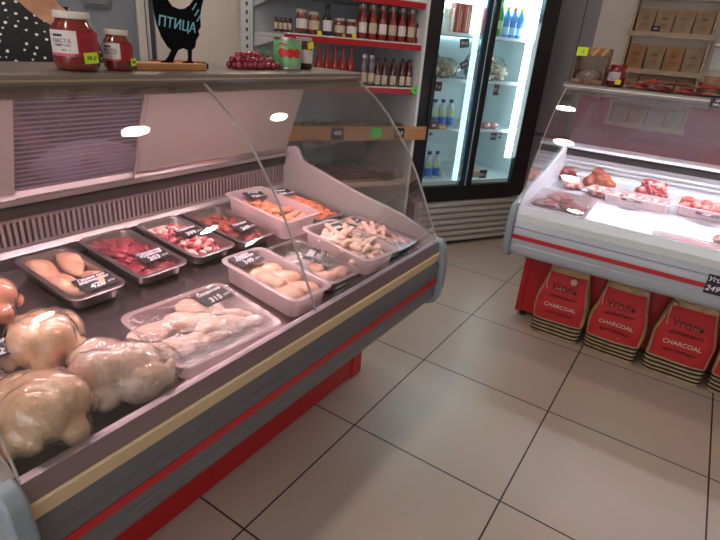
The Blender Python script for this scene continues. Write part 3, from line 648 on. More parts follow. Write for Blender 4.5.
for q in isl[:-1]: bmesh.ops.delete(bb,geom=q,context='VERTS')
bb.to_mesh(me); bb.free()
me.polygons.foreach_set('use_smooth',[True]*len(me.polygons)); bo=bpy.data.objects.new('body',me); C.objects.link(bo); bo.parent=pr
b=MB(); 
for s in(1,-1): b.ell((.098,s*.03,1.598),(.008,.013,.007))
b.obj('eyes',mat('eye_dark','2a201c',.2),pr)
MB().ell((-.01,0,1.625),(.088,.082,.088)).ell((-.045,0,1.56),(.06,.078,.09)).ell((-.075,0,1.60),(.05,.05,.05)).obj('hair',mat('hair_dark','3a2a22',.6,var=.3,scale=60),pr,smooth='all')
# blouse: lofted shell, scoop neckline, higher at her right shoulder
b=MB(); rings=[]; N=36
PR=((.86,.20,.155),(.98,.185,.14),(1.08,.175,.135),(1.18,.185,.145),(1.26,.192,.15),(1.32,.185,.135),(1.36,.165,.11),(1.40,.12,.085),(1.43,.095,.07))
def prf(z):
    for (a_,b_) in zip(PR[:-1],PR[1:]):
        if z<=b_[0]:
            f=max(0,(z-a_[0])/(b_[0]-a_[0])); return a_[1]+(b_[1]-a_[1])*f,a_[2]+(b_[2]-a_[2])*f
    return PR[-1][1:]
for k in range(17):
    z=.86+.57*k/16
    ring=[]
    for i in range(N):
        a=2*PI*i/N; y=.15*math.sin(a); top=(1.335 + (.085*min(1,abs(y)/.12)**1.15)) if math.cos(a)>0 else 1.41; zz=min(z,top-.0008*(16-k)); hw,hd=prf(zz); y=hw*math.sin(a)*1.03; x=hd*math.cos(a)*1.06
        lean=-.06*y*min(1,max(0,(z-1.0)/.3)); x*=1+(.35*math.exp(-((zz-1.25)/.07)**2)*max(0,math.cos(a)))
        front=max(0,math.cos(a))**.8
        ring.append((x,y,zz+lean))
    rings.append(ring)
b.loft(rings,caps=False); ob=b.obj('blouse',dots(),pr,smooth='all'); so=ob.modifiers.new('s','SOLIDIFY'); so.thickness=.006; so.offset=1
b=MB()
for y0 in(-.10,.10): b.loft([[(.10*math.cos(a)+0,y0+.1*math.sin(a),z) for a in [2*PI*q/16 for q in range(16)]] for z in (.88,.5,.12)])
b.obj('trousers',mat('trousers_black','1c1c22',.8),pr,smooth='all')
b=MB(); b.ell((.05,-.11,.035),(.13,.05,.035)).ell((.05,.11,.035),(.13,.05,.035)); b.obj('shoes',mat('shoe_black','18181c',.5),pr,smooth='all')
# ------------------------------------------------------------------ wall shelving with jars (local frame of the back wall)
def backroot(name,label,cat): return empty(name,label,cat,tuple(uax(0,0)),A60)
SW=mat('shelf_white','cfd2d4',.45,var=.04,scale=5); SB=mat('shelf_back','b9c0c8',.5,var=.04,scale=4)
t=backroot('shelf_unit','white wall shelving with red price strips, left of the fridge','shelving')
MB().box(-1.90,-.978,.655,.675,.2,2.1).obj('back_panel',SB,t)
MB().box(-.998,-.978,.0,.66,.2,2.1).obj('side_panel',SW,t)
b=MB().box(-1.985,-1.91,.63,.67,0,2.1); b.obj('upright',SW,t)
for i in range(16):
    MB().box(-1.956,-1.944,.628,.631,1.24+i*.05,1.262+i*.05).obj('slot',BLACKP,t)
for z in(1.60,1.364,1.10):
    sh=MB().box(-1.90,-.998,.03,.655,z+.010,z+.030).obj('shelf_board',SW,t)
    MB().box(-1.90,-.980,.018,.030,z-.002,z+.030).obj('price_rail',RED,sh); MB().box(-1.90,-.980,.016,.032,z+.031,z+.038).obj('rail_edge',SW,sh)
    MB().prism([(.03,z+.008),(.655,z-.06),(.655,z+.008)],-1.90,-1.888).obj('bracket',SW,sh)
sh=MB().box(-1.90,-.998,.03,.655,.80,.815).obj('shelf_board',SW,t)
MB().box(-1.90,-.905,-.016,-.002,.812,.898).obj('wooden_front',mat('board_wood','b5845a',.5,col2='a5754c',scale=5,stretch=(1,8,8)),sh)
sh=MB().box(-1.90,-.998,.01,.655,.50,.53).obj('shelf_board',mat('shelf_beige','b5a496',.5),t)
def bp_(X,Y,z): return tuple(uax(X,Y,z))
def bottle(label,cat,X,Y,z,prof,m,lab,cap,group,name,lidz):
    t=empty(name,label,cat,bp_(X,Y,z),A60-PI/2,group)
    MB().lathe(prof,16).obj('bottle_body',m,t,smooth=60)
    r=prof[1][0]; h=prof[-1][1]
    if lab:
        (z0,z1,lm)=lab; band(MB(),r,z0*h,z1*h,-1.3,1.3,10).obj('label',lm,t,smooth=60)
    r2=prof[-1][0]+.002
    MB().lathe([(r2,h*lidz),(r2,h*1.0),(r2*.9,h*1.01)],14).obj('cap',cap,t)
    return t
LB=mat('label_beige','c9b7a2',.5,var=.25,scale=60); GLC=mat('cap_clear','8c827c',.3,.3)
# top row
for i in range(4):
    bottle('tiny dark red jar, one of four at the left end of the upper shelf','jar',-1.905+i*.028,.16,1.4025,[(.011,0),(.0125,.004),(.0125,.055),(.009,.066),(.0095,.075)],DARKS,(.2,.65,LB),mat('lid_dark','3c2a2a',.4),'tiny jars at the left end of the upper shelf','glass_jar',.9)
for i,(X,h,lb,wh) in enumerate(((-1.775,.125,LAB,'tall red sauce jar with a white label, leftmost large jar of the upper shelf'),(-1.70,.118,LB,'jar of red sauce with a yellow tag, second on the upper shelf'),(-1.535,.10,LB,'short jar of adjika right of the dark bottle on the upper shelf'),(-1.458,.10,LAB,'short jar of adjika left of the row of sauce bottles'))):
    bottle(wh,'jar',X,.10,1.4025,[(.028,0),(.034,.006),(.034,h*.68),(.027,h*.82),(.028,h)],SAUCE,(.22,.62,lb),mat('lid_cream','b7aa9c',.4),None,'glass_jar',.86)
bottle('dark glass bottle with a white label among the upper shelf jars','bottle',-1.615,.10,1.4025,[(.026,0),(.030,.005),(.030,.085),(.013,.115),(.011,.165)],mat('bottle_dark','1c1c26',.15,coat=.7),(.15,.5,LAB),BLACKP,None,'glass_bottle',.86)
for i in range(7):
    bottle('slim bottle of red sauce with a pale label, in the upper shelf row','bottle',-1.388+i*.0685,.09,1.4025,[(.024,0),(.0265,.005),(.0265,.10),(.020,.125),(.013,.145),(.016,.19)],SAUR,(.18,.48,LB if i%2 else LAB),GLC,'sauce bottles on the upper shelf','sauce_bottle',.88)
for i in range(6):
    bottle('slim bottle of red sauce standing in the second row of the upper shelf','bottle',-1.355+i*.0685,.19,1.4025,[(.024,0),(.0265,.005),(.0265,.10),(.020,.125),(.013,.145),(.016,.19)],SAUR,(.18,.48,LB),GLC,'second row of sauce bottles on the upper shelf','sauce_bottle',.88)
def sticker(X,Y,z,w,h,m,label,name='price_sticker',txt=None):
    o=MB().box(-w/2,w/2,-.0006,.0006,-h/2,h/2).obj(name,m); o.location=bp_(X,Y,z); o.rotation_euler=(0,0,A60); tag(o,label,'price tag')
    if txt: text(txt,h*.5,INK if m is not CHALK else CHW,o,(0,-.0012,0),(PI/2,0,0),.1)
    return o
sticker(-1.675,.060,1.413,.028,.024,YEL,'small yellow price tag under the second upper shelf jar')
sticker(-1.520,.060,1.413,.020,.018,mat('sticker_orange','c9902c',.5),'small orange price tag under the short adjika jar right of the dark bottle')
sticker(-1.452,.060,1.413,.028,.024,YEL,'small yellow price tag under the jar left of the sauce bottles')
# green star tag
b=MB(); n=28; P=[(.032*(1+.12*(-1)**i)*math.cos(2*PI*i/n)*1.15,.026*(1+.12*(-1)**i)*math.sin(2*PI*i/n)) for i in range(n)]
b.add([(x,-.0008,z) for x,z in P]+[(x,.0008,z) for x,z in P],[tuple(range(n)),tuple(range(n,2*n))[::-1]]+[(i,(i+1)%n,n+(i+1)%n,n+i) for i in range(n)])
o=b.obj('price_star',NEONG); o.location=bp_(-1.005,.010,1.124); o.rotation_euler=(0,0,A60); tag(o,'bright green starburst price tag at the right end of the lower red rail','price tag'); text('45 р',.02,INK,o,(0,-.0012,0),(PI/2,0,0),.1)
# second row
for i in range(6):
    bottle('small bright red ketchup bottle behind the counter top, lower shelf','bottle',-1.70+i*.053,.12,1.1395,[(.020,0),(.022,.004),(.022,.11),(.014,.145),(.010,.165),(.010,.20)],mat('ketchup','ae241c',.2,coat=.6,var=.15,scale=20),(.25,.45,LABR),mat('cap_red','b01c1c',.4),'red ketchup bottles on the lower shelf','ketchup_bottle',.9)
for i in range(2):
    bottle('pale grey bottle with a silver cap on the lower shelf','bottle',-1.362+i*.052,.08,1.1395,[(.021,0),(.023,.004),(.023,.12),(.017,.15),(.017,.175)],mat('jar_dim','6f6a72',.2,coat=.5,col2='463c44',scale=20),(.1,.42,LB),mat('cap_silver','b8b6bc',.3,.5),'two grey bottles on the lower shelf','glass_bottle',.9)
for i,(X,r) in enumerate(((-1.262,.021),(-1.212,.021),(-1.150,.022),(-1.082,.020),(-1.03,.020))):
    bottle(['dark red juice bottle, left of a close pair on the lower shelf','dark red juice bottle, right of a close pair on the lower shelf','dark red bottle standing third from the right on the lower shelf','dark bottle with a green-edged label on the lower shelf','dark bottle with a pale label second from the lower shelf end'][i],'bottle',X,.08,1.1395,[(r*.9,0),(r,.004),(r,.11),(r*.5,.14),(r*.42,.165)],DARKS,(.05,.38,LB),BLACKP,None,'juice_bottle',.88)
bottle('squat brown-red bottle with pale cap, last on the lower shelf','bottle',-1.035+.065,.13,1.1395,[(.026,0),(.028,.004),(.028,.09),(.018,.14),(.016,.165)],SAUCE,None,mat('cap_tan','b9a286',.4),None,'sauce_bottle',.92) if False else bottle('squat brown-red bottle with pale cap, last on the lower shelf','bottle',-1.027,.15,1.1395,[(.024,0),(.026,.004),(.026,.09),(.018,.14),(.016,.165)],SAUCE,None,mat('cap_tan','b9a286',.4),None,'sauce_bottle',.92)
# dried fish
FI=mat('dried_fish','77706c',.5,col2='4f4a48',scale=30,bump=.4); FP=mat('smoked_fish','8f6a52',.4,col2='5c4038',scale=20,coat=.4)
def fishmesh(m,L=.24):
    b=MB(); R=[]
    for i in range(12):
        u=i/11; hw=.5*L*.17*math.sin(PI*min(1,.08+u*.85))**.7+(0 if u<.9 else .02*(u-.9)*10*.6); R.append([(-L/2+L*u,hw*.55*math.cos(a),hw*math.sin(a)) for a in [2*PI*q/10 for q in range(10)]])
    return b.loft(R).mesh('dried_fish',m,'all')
fm1=fishmesh(FI)
for i in range(11):
    o=put('dried_fish',fm1,bp_(-1.80+i*.075,.13,.868+.006*(i%2)),(.3*(i%3-1),0,A60+.5+.12*(i%3)),'grey dried fish heaped behind the wooden shelf front','fish','dried fish behind the wooden board',(.9,1.6,1.5))
sticker(-1.56,-.0180,.856,.085,.072,CHALK,'black price tag on the wooden shelf front, left','price_tag','480'); sticker(-1.285,-.0180,.858,.075,.062,NEONG,'green price tag in the middle of the wooden shelf front','price_tag'); sticker(-1.115,-.0180,.856,.075,.068,CHALK,'black price tag near the right end of the wooden shelf front','price_tag','210')
# vacuum-packed fish on lower shelf
for i,(X,z,wh) in enumerate(((-1.60,.535,'leftmost on the low shelf'),(-1.38,.548,'middle of the low shelf'),(-1.24,.575,'top of the low shelf stack'),(-1.14,.540,'rightmost on the low shelf'))):
    t=empty('fish_pack','flat vacuum pack of smoked fish, '+wh,'fish pack',bp_(X,.22,z),A60+.2*(i-1))
    R=[rr(.13,.20,.03,0),rr(.15,.22,.03,.006),rr(.13,.20,.03,.022),rr(.09,.14,.03,.028)]
    MB().loft(R).obj('wrap',clear('vac_pack','e8dcd4',2,.1,bump=.8,bscale=30,diff=.1,dcol='a08878'),t,smooth=True)
    o=MB().ell((0,0,.013),(.10,.16,.010),None,16,8,.3,i,2).obj('fish',FP,t,smooth='all')
# ------------------------------------------------------------------ fridge
BF=mat('fridge_black','0e1116',.35); FIN=mat('fridge_white','d5e6e8',.45); GRL=mat('grille_grey','a5a29d',.45)
t=backroot('display_fridge','tall black-framed glass door fridge with grey grille base, centre back','fridge')
MB().box(-.975,-.955,.04,.70,.04,2.0).obj('side_wall',FIN,t); MB().box(.07,.09,.04,.70,.04,2.0).obj('side_wall',FIN,t)
MB().box(-.955,.07,.66,.70,.04,2.0).obj('back_wall',FIN,t); MB().box(-.955,.07,.04,.70,.40,.50).obj('floor_panel',FIN,t); MB().box(-.975,.09,.04,.70,1.95,2.05).obj('roof',FIN,t)
fr=MB().box(-.978,-.885,-.0,.04,.365,2.05).box(-.052,.093,-.0,.04,.365,2.05).box(-.885,-.052,-.0,.04,.365,.475).box(-.885,-.052,-.0,.04,1.88,2.05).obj('outer_frame',BF,t,bevel=.003)
for (a,bb,y) in((-.89,-.44,.012),(-.545,-.048,.028)):
    d=MB().box(a,bb,y,y+.005,.47,1.89).obj('sliding_door',GLASS,t)
    MB().box(a,a+.02,y-.004,y+.010,.47,1.89).obj('stile',BF,d) if a<-.6 else MB().box(-.475,-.436,y-.030,y+.010,.47,1.89).obj('stile',BF,d)
    if a<-.6: MB().box(-.532,-.492,y-.008,y+.010,.47,1.89).obj('stile',mat('stile_blue','24384c',.25,.4),d)
MB().box(-.905,-.872,-.012,.0,.93,1.23).obj('handle',BF,t,bevel=.003)
MB().box(-.492,-.488,.0,.012,.47,1.89).obj('seal',mat('seal_white','b9cdd6',.4),t)
LED=mat('led_white','e6fbff',.5,emit=13); LED2=mat('led_soft','c4ecf8',.5,emit=1.6)
MB().box(-.095,-.060,.045,.075,.66,1.60).obj('led_strip',LED,t); MB().box(-.562,-.535,.045,.075,.50,1.85).obj('led_strip',LED2,t)
MB().box(-.94,-.91,.06,.09,.50,1.85).obj('led_strip',mat('led_dim','c4ecf8',.5,emit=1.0),t)
MB().box(-.955,.07,.10,.64,1.93,1.945).obj('top_light',mat('led_top','d8f4fa',.5,emit=14),t)
for z in(1.477,1.187,.850):
    sh=MB().box(-.955,.07,.10,.64,z,z+.008).obj('wire_shelf',mat('shelf_cool','c9d8da',.4),t); MB().box(-.955,.07,.085,.10,z-.006,z+.014).obj('shelf_lip',mat('lip_white','d2dee0',.4),sh)
# grille
MB().box(-.86,.07,.06,.66,.02,.365).obj('plinth',mat('plinth_dark','33302e',.6),t)
b=MB(); b.box(-.875,-.845,.0,.05,.02,.365).box(.04,.088,.0,.05,.02,.365)
b.obj('plinth_side',GRL,t)
for i in range(7):
    z=.03+i*.047; MB().prism([(.03,z),(.055,z+.038),(.06,z+.038),(.06,z),],-.845,.04,).obj('grille_slat',GRL,t) if False else MB().prism([(.008,z),(.0,z+.008),(.004,z+.030),(.03,z+.040),(.03,z)],-.845,.04).obj('grille_slat',GRL,t)
# contents
BL=mat('water_bottle','cfe2e8',.1,coat=.6,alpha=.75); BLL=mat('label_blue','2c6fc0',.4); CAPB=mat('cap_blue','1a2f8a',.4); GRB=mat('bottle_green','2f8a34',.15,coat=.6); BLB=mat('bottle_blue','3f86c8',.15,coat=.6); LIM=mat('label_lime','b6dc3c',.4)
WP=[(.026,0),(.031,.006),(.031,.07),(.029,.078),(.031,.085),(.031,.13),(.013,.165),(.013,.195)]
def water(X,Y,z,label,grp):
    t=bottle(label,'bottle',X,Y,z,WP,BL,(.1,.40,BLL),CAPB,grp,'water_bottle',.9)
    band(MB(),.031,.095,.122,-.5,.5,8).obj('label_spot',LIM,t,smooth=60)
for X,Y in((-.745,.15),(-.680,.15),(-.610,.15)): water(X,Y,.8645,'clear water bottle with blue label on the third fridge shelf','water bottles on the third fridge shelf')
for X in(-.815,-.745,-.675): water(X,.14,.5025,'clear water bottle with blue label on the fridge floor','water bottles on the fridge floor')
for i in range(5): bottle('small beige drink bottle on the top fridge shelf','bottle',-.835+i*.036,.14+.02*(i%2),1.4915,[(.014,0),(.0175,.004),(.0175,.10),(.010,.12),(.010,.14)],mat('drink_beige','c8bea6',.35),(.15,.55,LAB),mat('cap_pale','d4c8b0',.4),'small beige bottles on the top fridge shelf','drink_bottle',.88)
CR=mat('carton_red','a01c20',.4,var=.3,scale=30)
for i,X in enumerate((-.668,-.598)):
    t=empty('juice_carton','red drink carton on the top fridge shelf','carton',bp_(X,.15,1.4915),A60,'red cartons on the top fridge shelf'); MB().box(-.032,.032,-.03,.03,0,.175).obj('carton_body',CR,t,bevel=.003); MB().box(-.006,.0,-.0312,-.030,.01,.16).box(.012,.016,-.0312,-.030,.02,.14).obj('printed_stripe',mat('print_gold','c9a86a',.4),t)
o=MB().lathe([(.026,0),(.030,.005),(.030,.16),(.025,.17)],18).obj('drink_can',CR,None,smooth=40); o.location=bp_(-.425,.14,1.4915); tag(o,'red drinks can at the left of the right fridge door, top shelf','can')
for X,h in((-.372,.27),(-.312,.24)): bottle('green lemonade bottle on the top fridge shelf','bottle',X,.14,1.4915,[(.024,0),(.027,.005),(.027,h*.6),(.012,h*.85),(.012,h)],GRB,(.2,.42,mat('label_green','9cc890',.4)),mat('cap_green','2a7a2c',.4),'green bottles on the top fridge shelf','lemonade_bottle',.92)
for i,X in enumerate((-.248,-.186,-.126)): bottle('blue water bottle with a lime and red cap band on the top fridge shelf','bottle',X,.14,1.4915,[(.024,0),(.028,.005),(.028,.13),(.012,.165),(.012,.19)],BLB,(.1,.35,mat('label_pale_blue','a9cbe4',.4)),[LIM,mat('cap_orange','c87a3c',.4),LIM][i],'blue bottles on the top fridge shelf','water_bottle',.9)
DMP=mat('dumplings','ece6d8',.7,col2='b8ae98',scale=30,bump=.3); PB=clear('poly_bag','f4f4f0',1.6,.15,bump=1,bscale=25,diff=.12,dcol='e4e0d6')
def bag(X,label,w,h,seed,z=1.2015):
    t=empty('dumpling_bag',label,'bag of dumplings',bp_(X,.24,z),A60)
    e=[]
    random.seed(seed); b=MB()
    for i in range(46):
        a=random.uniform(0,2*PI); r=random.random()**.5; b.ell((w*.85*r*math.cos(a),.09*r*math.sin(a),.017+random.random()*h*(1-r*.7)),(.021,.019,.017),None,8,6)
    b.obj('dumplings',DMP,t,smooth='all')['kind']='stuff'
    MB().ell((0,0,h*.58),(w*1.12,.115,h*.57),None,18,12,.5,seed,3).obj('plastic_bag',PB,t,smooth='all')
bag(-.79,'clear bag of pale dumplings at the left of the second fridge shelf',.09,.13,1); bag(-.64,'clear bag of pale dumplings second from the left on the second fridge shelf',.07,.11,2); bag(-.34,'large clear bag of white dumplings behind the right fridge door',.10,.17,3); bag(-.19,'rounder clear bag of white dumplings at the right of the second fridge shelf',.07,.13,4)
o=MB().ell((0,0,.02),(.022,.022,.02)).obj('cheese_ball',DMP,None,smooth='all'); o.location=bp_(-.62,.13,.5025); tag(o,'small pale ball beside the water bottles on the fridge floor','cheese')
def fbox(X,Y,z,w,d,h,m,label,name='food_box',rz=0,m2=None):
    t=empty(name,label,'box',bp_(X,Y,z),A60+rz); MB().box(-w/2,w/2,-d/2,d/2,0,h).obj('box_body',m,t,bevel=.002)
    MB().box(-w*.3,w*.3,-d/2-.0008,-d/2,h*.3,h*.7).obj('box_label',m2 or LAB,t); return t
DRB=mat('box_dark_red','7c1a22',.4); BGB=mat('box_beige','c39a72',.5)
fbox(-.835,.13,.8645,.05,.05,.036,BGB,'small beige box at the bottom of the stack on the third fridge shelf'); fbox(-.838,.13,.901,.052,.05,.030,DRB,'dark red box on top of the stack on the third fridge shelf'); fbox(-.775,.115,.8645,.052,.05,.052,DRB,'dark red box in front of the stack on the third fridge shelf'); fbox(-.705,.10,.8645,.07,.04,.030,BGB,'low beige box before the water bottles on the third fridge shelf')
WR=mat('pack_white_red','d8c6c6',.4,col2='b03040',scale=30)
for X,m,l in((-.395,mat('pack_yellow','c9c06a',.4,var=.2,scale=40),'yellow cheese pack on the third shelf behind the right door'),(-.265,WR,'white and red pack left of two on the third shelf behind the right door'),(-.195,WR,'white and red pack right of two on the third shelf behind the right door')):
    t=put('snack_pack',MB().ell((0,0,0),(.042,.03,.022),None,14,10,.4,X,3).mesh('snack_pack',m,'all'),bp_(X,.15,.884),(0,0,A60),l,'snack pack')
t=empty('egg_tray','tray of pale eggs at the bottom of the fridge behind the right door','egg tray',bp_(-.36,.15,.5025),A60)
MB().box(-.09,.09,-.05,.05,0,.02).obj('tray',mat('egg_tray_grey','b0a892',.8,bump=.4),t,bevel=.004)
em=MB().lathe([(.002,-.018),(.012,-.014),(.017,-.004),(.016,.006),(.010,.018),(.002,.023)],12).mesh('egg',mat('egg','d8c8a4',.5),'all')
for i in range(5):
    for j in range(3): o=bpy.data.objects.new('egg',em); C.objects.link(o); o.parent=t; o.location=(-.07+i*.035,-.03+j*.03,.034)
for X,z,w,h,l,r_ in((-.625,1.430,.075,.055,'black fridge tag clipped below the top shelf at the centre stile',.15),(-.600,1.300,.07,.045,'black fridge tag hanging tilted at the centre, second shelf',.5),(-.80,1.150,.078,.060,'black fridge tag under the dumpling bags, left door',0),(-.285,1.145,.050,.075,'black fridge tag on a clip under the second shelf, right door',0),(-.235,.815,.055,.05,'black fridge tag under the third shelf, left of two',0),(-.175,.820,.035,.04,'black fridge tag under the third shelf, right of two',0),(-.270,.525,.070,.075,'black fridge tag standing by the egg tray',0),(-.80,.833,.03,.018,'tiny grey tag on the third shelf lip, left door',0)):
    o=sticker(X,.078,z,w,h,CHALK,l,'price_tag','89 р'); o.rotation_euler=(0,-r_,A60)
# ------------------------------------------------------------------ racks with kraft packs
KR=mat('kraft_paper','a08468',.75,col2='8d7259',scale=12,bump=.2,bscale=30); KR2=mat('kraft_orange','a87a54',.75,col2='8a6244',scale=12); KI=mat('kraft_print','6b5140',.8); RW=mat('rack_wood','b49c84',.6,col2='9d866f',scale=8,stretch=(1,8,8))
t=empty('wooden_rack','pale wooden wall rack holding brown paper packs, upper right','rack',(0,3.8,0))
MB().box(.135,.150,-.01,.10,.95,1.88).obj('side_board',RW,t); MB().box(.655,.670,-.01,.10,.95,1.88).obj('side_board',RW,t)
for z in(1.83,1.592,1.345,1.125,.955):
    s=MB().box(.150,.655,.0,.10,z,z+.012).obj('rack_shelf',RW,t); MB().box(.125,.680,-.03,-.010,z-.012,z+.022).obj('front_rail',RW,s)
def packmesh(w,h,d,m):
    b=MB(); R=[]
    for u,dd in((0,.9),(.04,1),(.55,.85),(.80,.45),(.90,.12),(1,.10)):
        R.append([(-w/2,-d/2*dd,h*u),(w/2,-d/2*dd,h*u),(w/2,d/2*dd,h*u),(-w/2,d/2*dd,h*u)])
    return b.loft(R)
def pack(x,y,z,h,m,label,grp,tilt=0,w=.112):
    t=empty('kraft_pack',label,'paper pack',(x,y,z),0,grp,(-.06,0,tilt)); packmesh(w,h,.05,m).obj('pouch',m,t,smooth=20)
    b=MB(); n=16; vs=[(.022*math.cos(2*PI*i/n),-.0262+.002*0,h*.66+.014*math.sin(2*PI*i/n)) for i in range(n)]
    b.box(-.02,.02,-.0262,-.0245,h*.34,h*.37).box(-.03,.03,-.0262,-.0245,h*.25,h*.26).box(-.016,.016,-.0245,-.020,h*.58,h*.64).obj('print',KI,t); return t
ROW={1.842:(.165,'top full row of the wooden rack'),1.604:(.165,'upper row of the wooden rack'),1.357:(.175,'middle row of the wooden rack'),1.137:(.190,'row just above the counter top on the wooden rack'),.967:(.14,'lowest row of the wooden rack, seen through the glass')}
for z,(h,nm) in ROW.items():
    for i in range(4):
        pack(.218+i*.124,3.835,z,h,KR2 if (z==1.357 and i in(0,2)) else KR,'brown paper pack standing in the '+nm if not (z==1.357 and i in(0,2)) else 'orange-brown paper pack, '+('left end' if i==0 else 'third')+' in the middle row of the wooden rack','paper packs, '+nm if not (z==1.357 and i in(0,2)) else None,random.uniform(-.05,.05))
o=MB().box(-.028,.028,-.001,.001,-.018,.018).obj('price_tag',CHALK); o.location=(.305,3.763,1.635); o.rotation_euler=(.2,0,0); tag(o,'small black price tag on the upper row of the wooden rack','price tag'); text('350',.018,CHW,o,(0,-.0015,0),(PI/2,0,0),.1)
t=empty('white_wall_shelf','white wall shelf at the far right edge beside the wooden rack','shelf',(.70,3.70,0)); MB().box(.0,.6,-.02,.2,1.545,1.56).obj('shelf_board',SW,t); MB().box(.0,.6,.19,.2,1.40,1.545).obj('back_rail',SW,t)
fb=empty('snack_box','kraft box with a black top on the white shelf at the far right edge','box',(.785,3.74,1.5615)); MB().box(-.04,.08,-.03,.04,0,.06).obj('box_body',BGB,fb); MB().box(-.04,.08,-.03,.04,.06,.12).obj('box_top',BLACKP,fb)
# ------------------------------------------------------------------ on top of the meat case
ct=1.2815
t=empty('display_carton','open cardboard candy display box with a neon price tag','carton',(.245,2.20,ct))
CB=mat('cardboard_grey','857a70',.8,var=.1,scale=20); CB2=mat('cardboard_print','a08068',.7,col2='704a3c',scale=30)
MB().box(-.075,.075,.05,.055,0,.17).obj('back_board',CB,t); MB().box(-.075,-.071,-.055,.05,0,.165).obj('side_board',CB2,t); MB().box(.071,.075,-.055,.05,0,.165).obj('side_board',CB2,t)
MB().box(-.071,.071,-.055,.05,0,.004).obj('bottom_board',CB,t); MB().box(-.075,.075,-.059,-.055,0,.02).obj('front_lip',CB2,t); hd=MB().box(-.075,.075,-.059,-.055,.128,.168).obj('header',CB2,t)
for i in range(3): MB().prism([(.0+i*.022,.130),(.008+i*.022,.130),(.028+i*.022,.166),(.018+i*.022,.166)],-.0602,-.0592,'Y').obj('header_stripe',mat(['hs_a','hs_b','hs_c'][i],['c9a24a','a8342c','c9a24a'][i],.5),hd)
o=MB().box(-.026,.026,-.0015,0,-.02,.02).obj('price_card',mat('neon_yellow','c6f01a',.5),t); o.location=(-.048,-.062,.146); text('15',.02,INK,o,(0,-.002,0),(PI/2,0,0),.1,name='price')
MB().ell((0,-.028,.034),(.068,.046,.033),None,24,14,.4,3,5).obj('wrapped_sweets',clear('sweet_wrap','e8e0dc',2.2,.1,bump=1.0,bscale=60,diff=.45,dcol='b09a90'),t,smooth='all')
t=empty('glass_jar','jar of dark red preserve with a yellow sticker, beside the candy display box','jar',(.375,2.185,ct),-PI/2)
k=.043;h=.10
MB().lathe([(k*.85,0),(k,h*.05),(k,h*.68),(k*.85,h*.8),(k*.8,h*.86)],28).obj('jar_body',mat('preserve_red','6e1620',.15,coat=.8,var=.2,scale=20),t,smooth=60); MB().lathe([(k*.86,h*.85),(k*.88,h*.87),(k*.88,h*.98),(k*.84,h)],28).obj('lid',mat('lid_red','8a1a22',.4),t,smooth=40)
band(MB(),k,h*.25,h*.66,-1.0,.5,12).obj('label',mat('label_lilac','b9a8b4',.5,var=.25,scale=60),t,smooth=60)
o=MB().box(-.0005,.0005,-.013,.013,-.011,.011).obj('price_sticker',YEL,t); o.location=(k+.003,.018,h*.22); o.rotation_euler=(0,0,.35)
# red snack packs in a row
RSN=[mat('snack_red','8e1820',.4,coat=.2,col2='b03a30',scale=25),mat('snack_crimson','6e0f1a',.4,coat=.2,var=.3,scale=20),mat('snack_green','7c9468',.4,col2='a8222c',scale=30,coat=.3)]
sm=[]
for k_ in range(3):
    b=MB(); R=[]
    for i in range(9):
        u=i/8; e=math.sin(PI*min(1,max(0,(u-.06)/.88)))**.5 if .06<u<.94 else .04
        R.append([(-.065+.13*u,.050*math.cos(a)*(.92+.1*math.sin(7*u+3*a)),.002+.011*(1+math.sin(a))*(.7+.3*math.sin(9*u+2*a))*max(e,.06)) for a in [2*PI*q/14 for q in range(14)]])
    sm.append(b.loft(R).mesh('snack_bag',RSN[k_],'all'))
i=0
for x,y,z,k_,rz,l in((.49,2.20,0,0,.2,'red snack bag beside the dark red jar on the meat case'),(.58,2.18,.0,1,-.2,'crimson snack bag second along the meat case top'),(.535,2.23,.026,0,.5,'red snack bag lying over two others beside the dark red jar'),(.69,2.20,.0,0,.3,'red snack bag in the middle of the meat case top'),(.66,2.23,.027,1,-.3,'crimson snack bag stacked in the middle of the meat case top'),(.79,2.19,.0,2,.1,'green and red snack bag near the right edge'),(.78,2.24,.028,0,.2,'red snack bag on top of the green and red one'),(.90,2.19,.0,1,0,'crimson snack bag at the right edge of the frame'),(.90,2.24,.028,0,.2,'red snack bag stacked at the right edge of the frame')):
    put('snack_bag',sm[k_],(x,y,ct+z),(0,0,rz),l,'snack bag')
t=empty('snack_carton','low printed carton with a green star tag behind the snack bags','carton',(.83,2.36,ct)); MB().box(-.09,.09,-.05,.05,0,.085).obj('box_body',CB2,t)
n=16; b=MB(); P=[(.017*(1+.15*(-1)**i)*math.cos(2*PI*i/n),.012*(1+.15*(-1)**i)*math.sin(2*PI*i/n)) for i in range(n)]
b.add([(x,-.0008,z) for x,z in P]+[(x,.0008,z) for x,z in P],[tuple(range(n)),tuple(range(n,2*n))[::-1]]+[(i,(i+1)%n,n+(i+1)%n,n+i) for i in range(n)]); o=b.obj('star_tag',NEONG,t); o.location=(.03,-.053,.05)
def vtag(x,y,z,w,h,lines,label):
    o=MB().box(-w/2,w/2,-.001,.001,-h/2,h/2).obj('price_tag',mat('tag_navy','14182a',.5)); o.location=(x,y,z); tag(o,label,'price tag')
    for s,sz,dx,dz_ in lines: text(s,sz,CHW,o,(dx,-.0015,dz_),(PI/2,0,0),.2,bold=.0004)
vtag(.835,2.112,1.262,.075,.042,[('Щека',.014,0,.008),('340 р/кг',.014,0,-.010)],'black price tag at the right end of the meat case canopy')
vtag(1.045,1.684,.575,.085,.085,[('Уголь',.028,-.002,.022),('249 р',.034,0,-.018)],'dark blue tag reading Уголь on the front of the meat case')
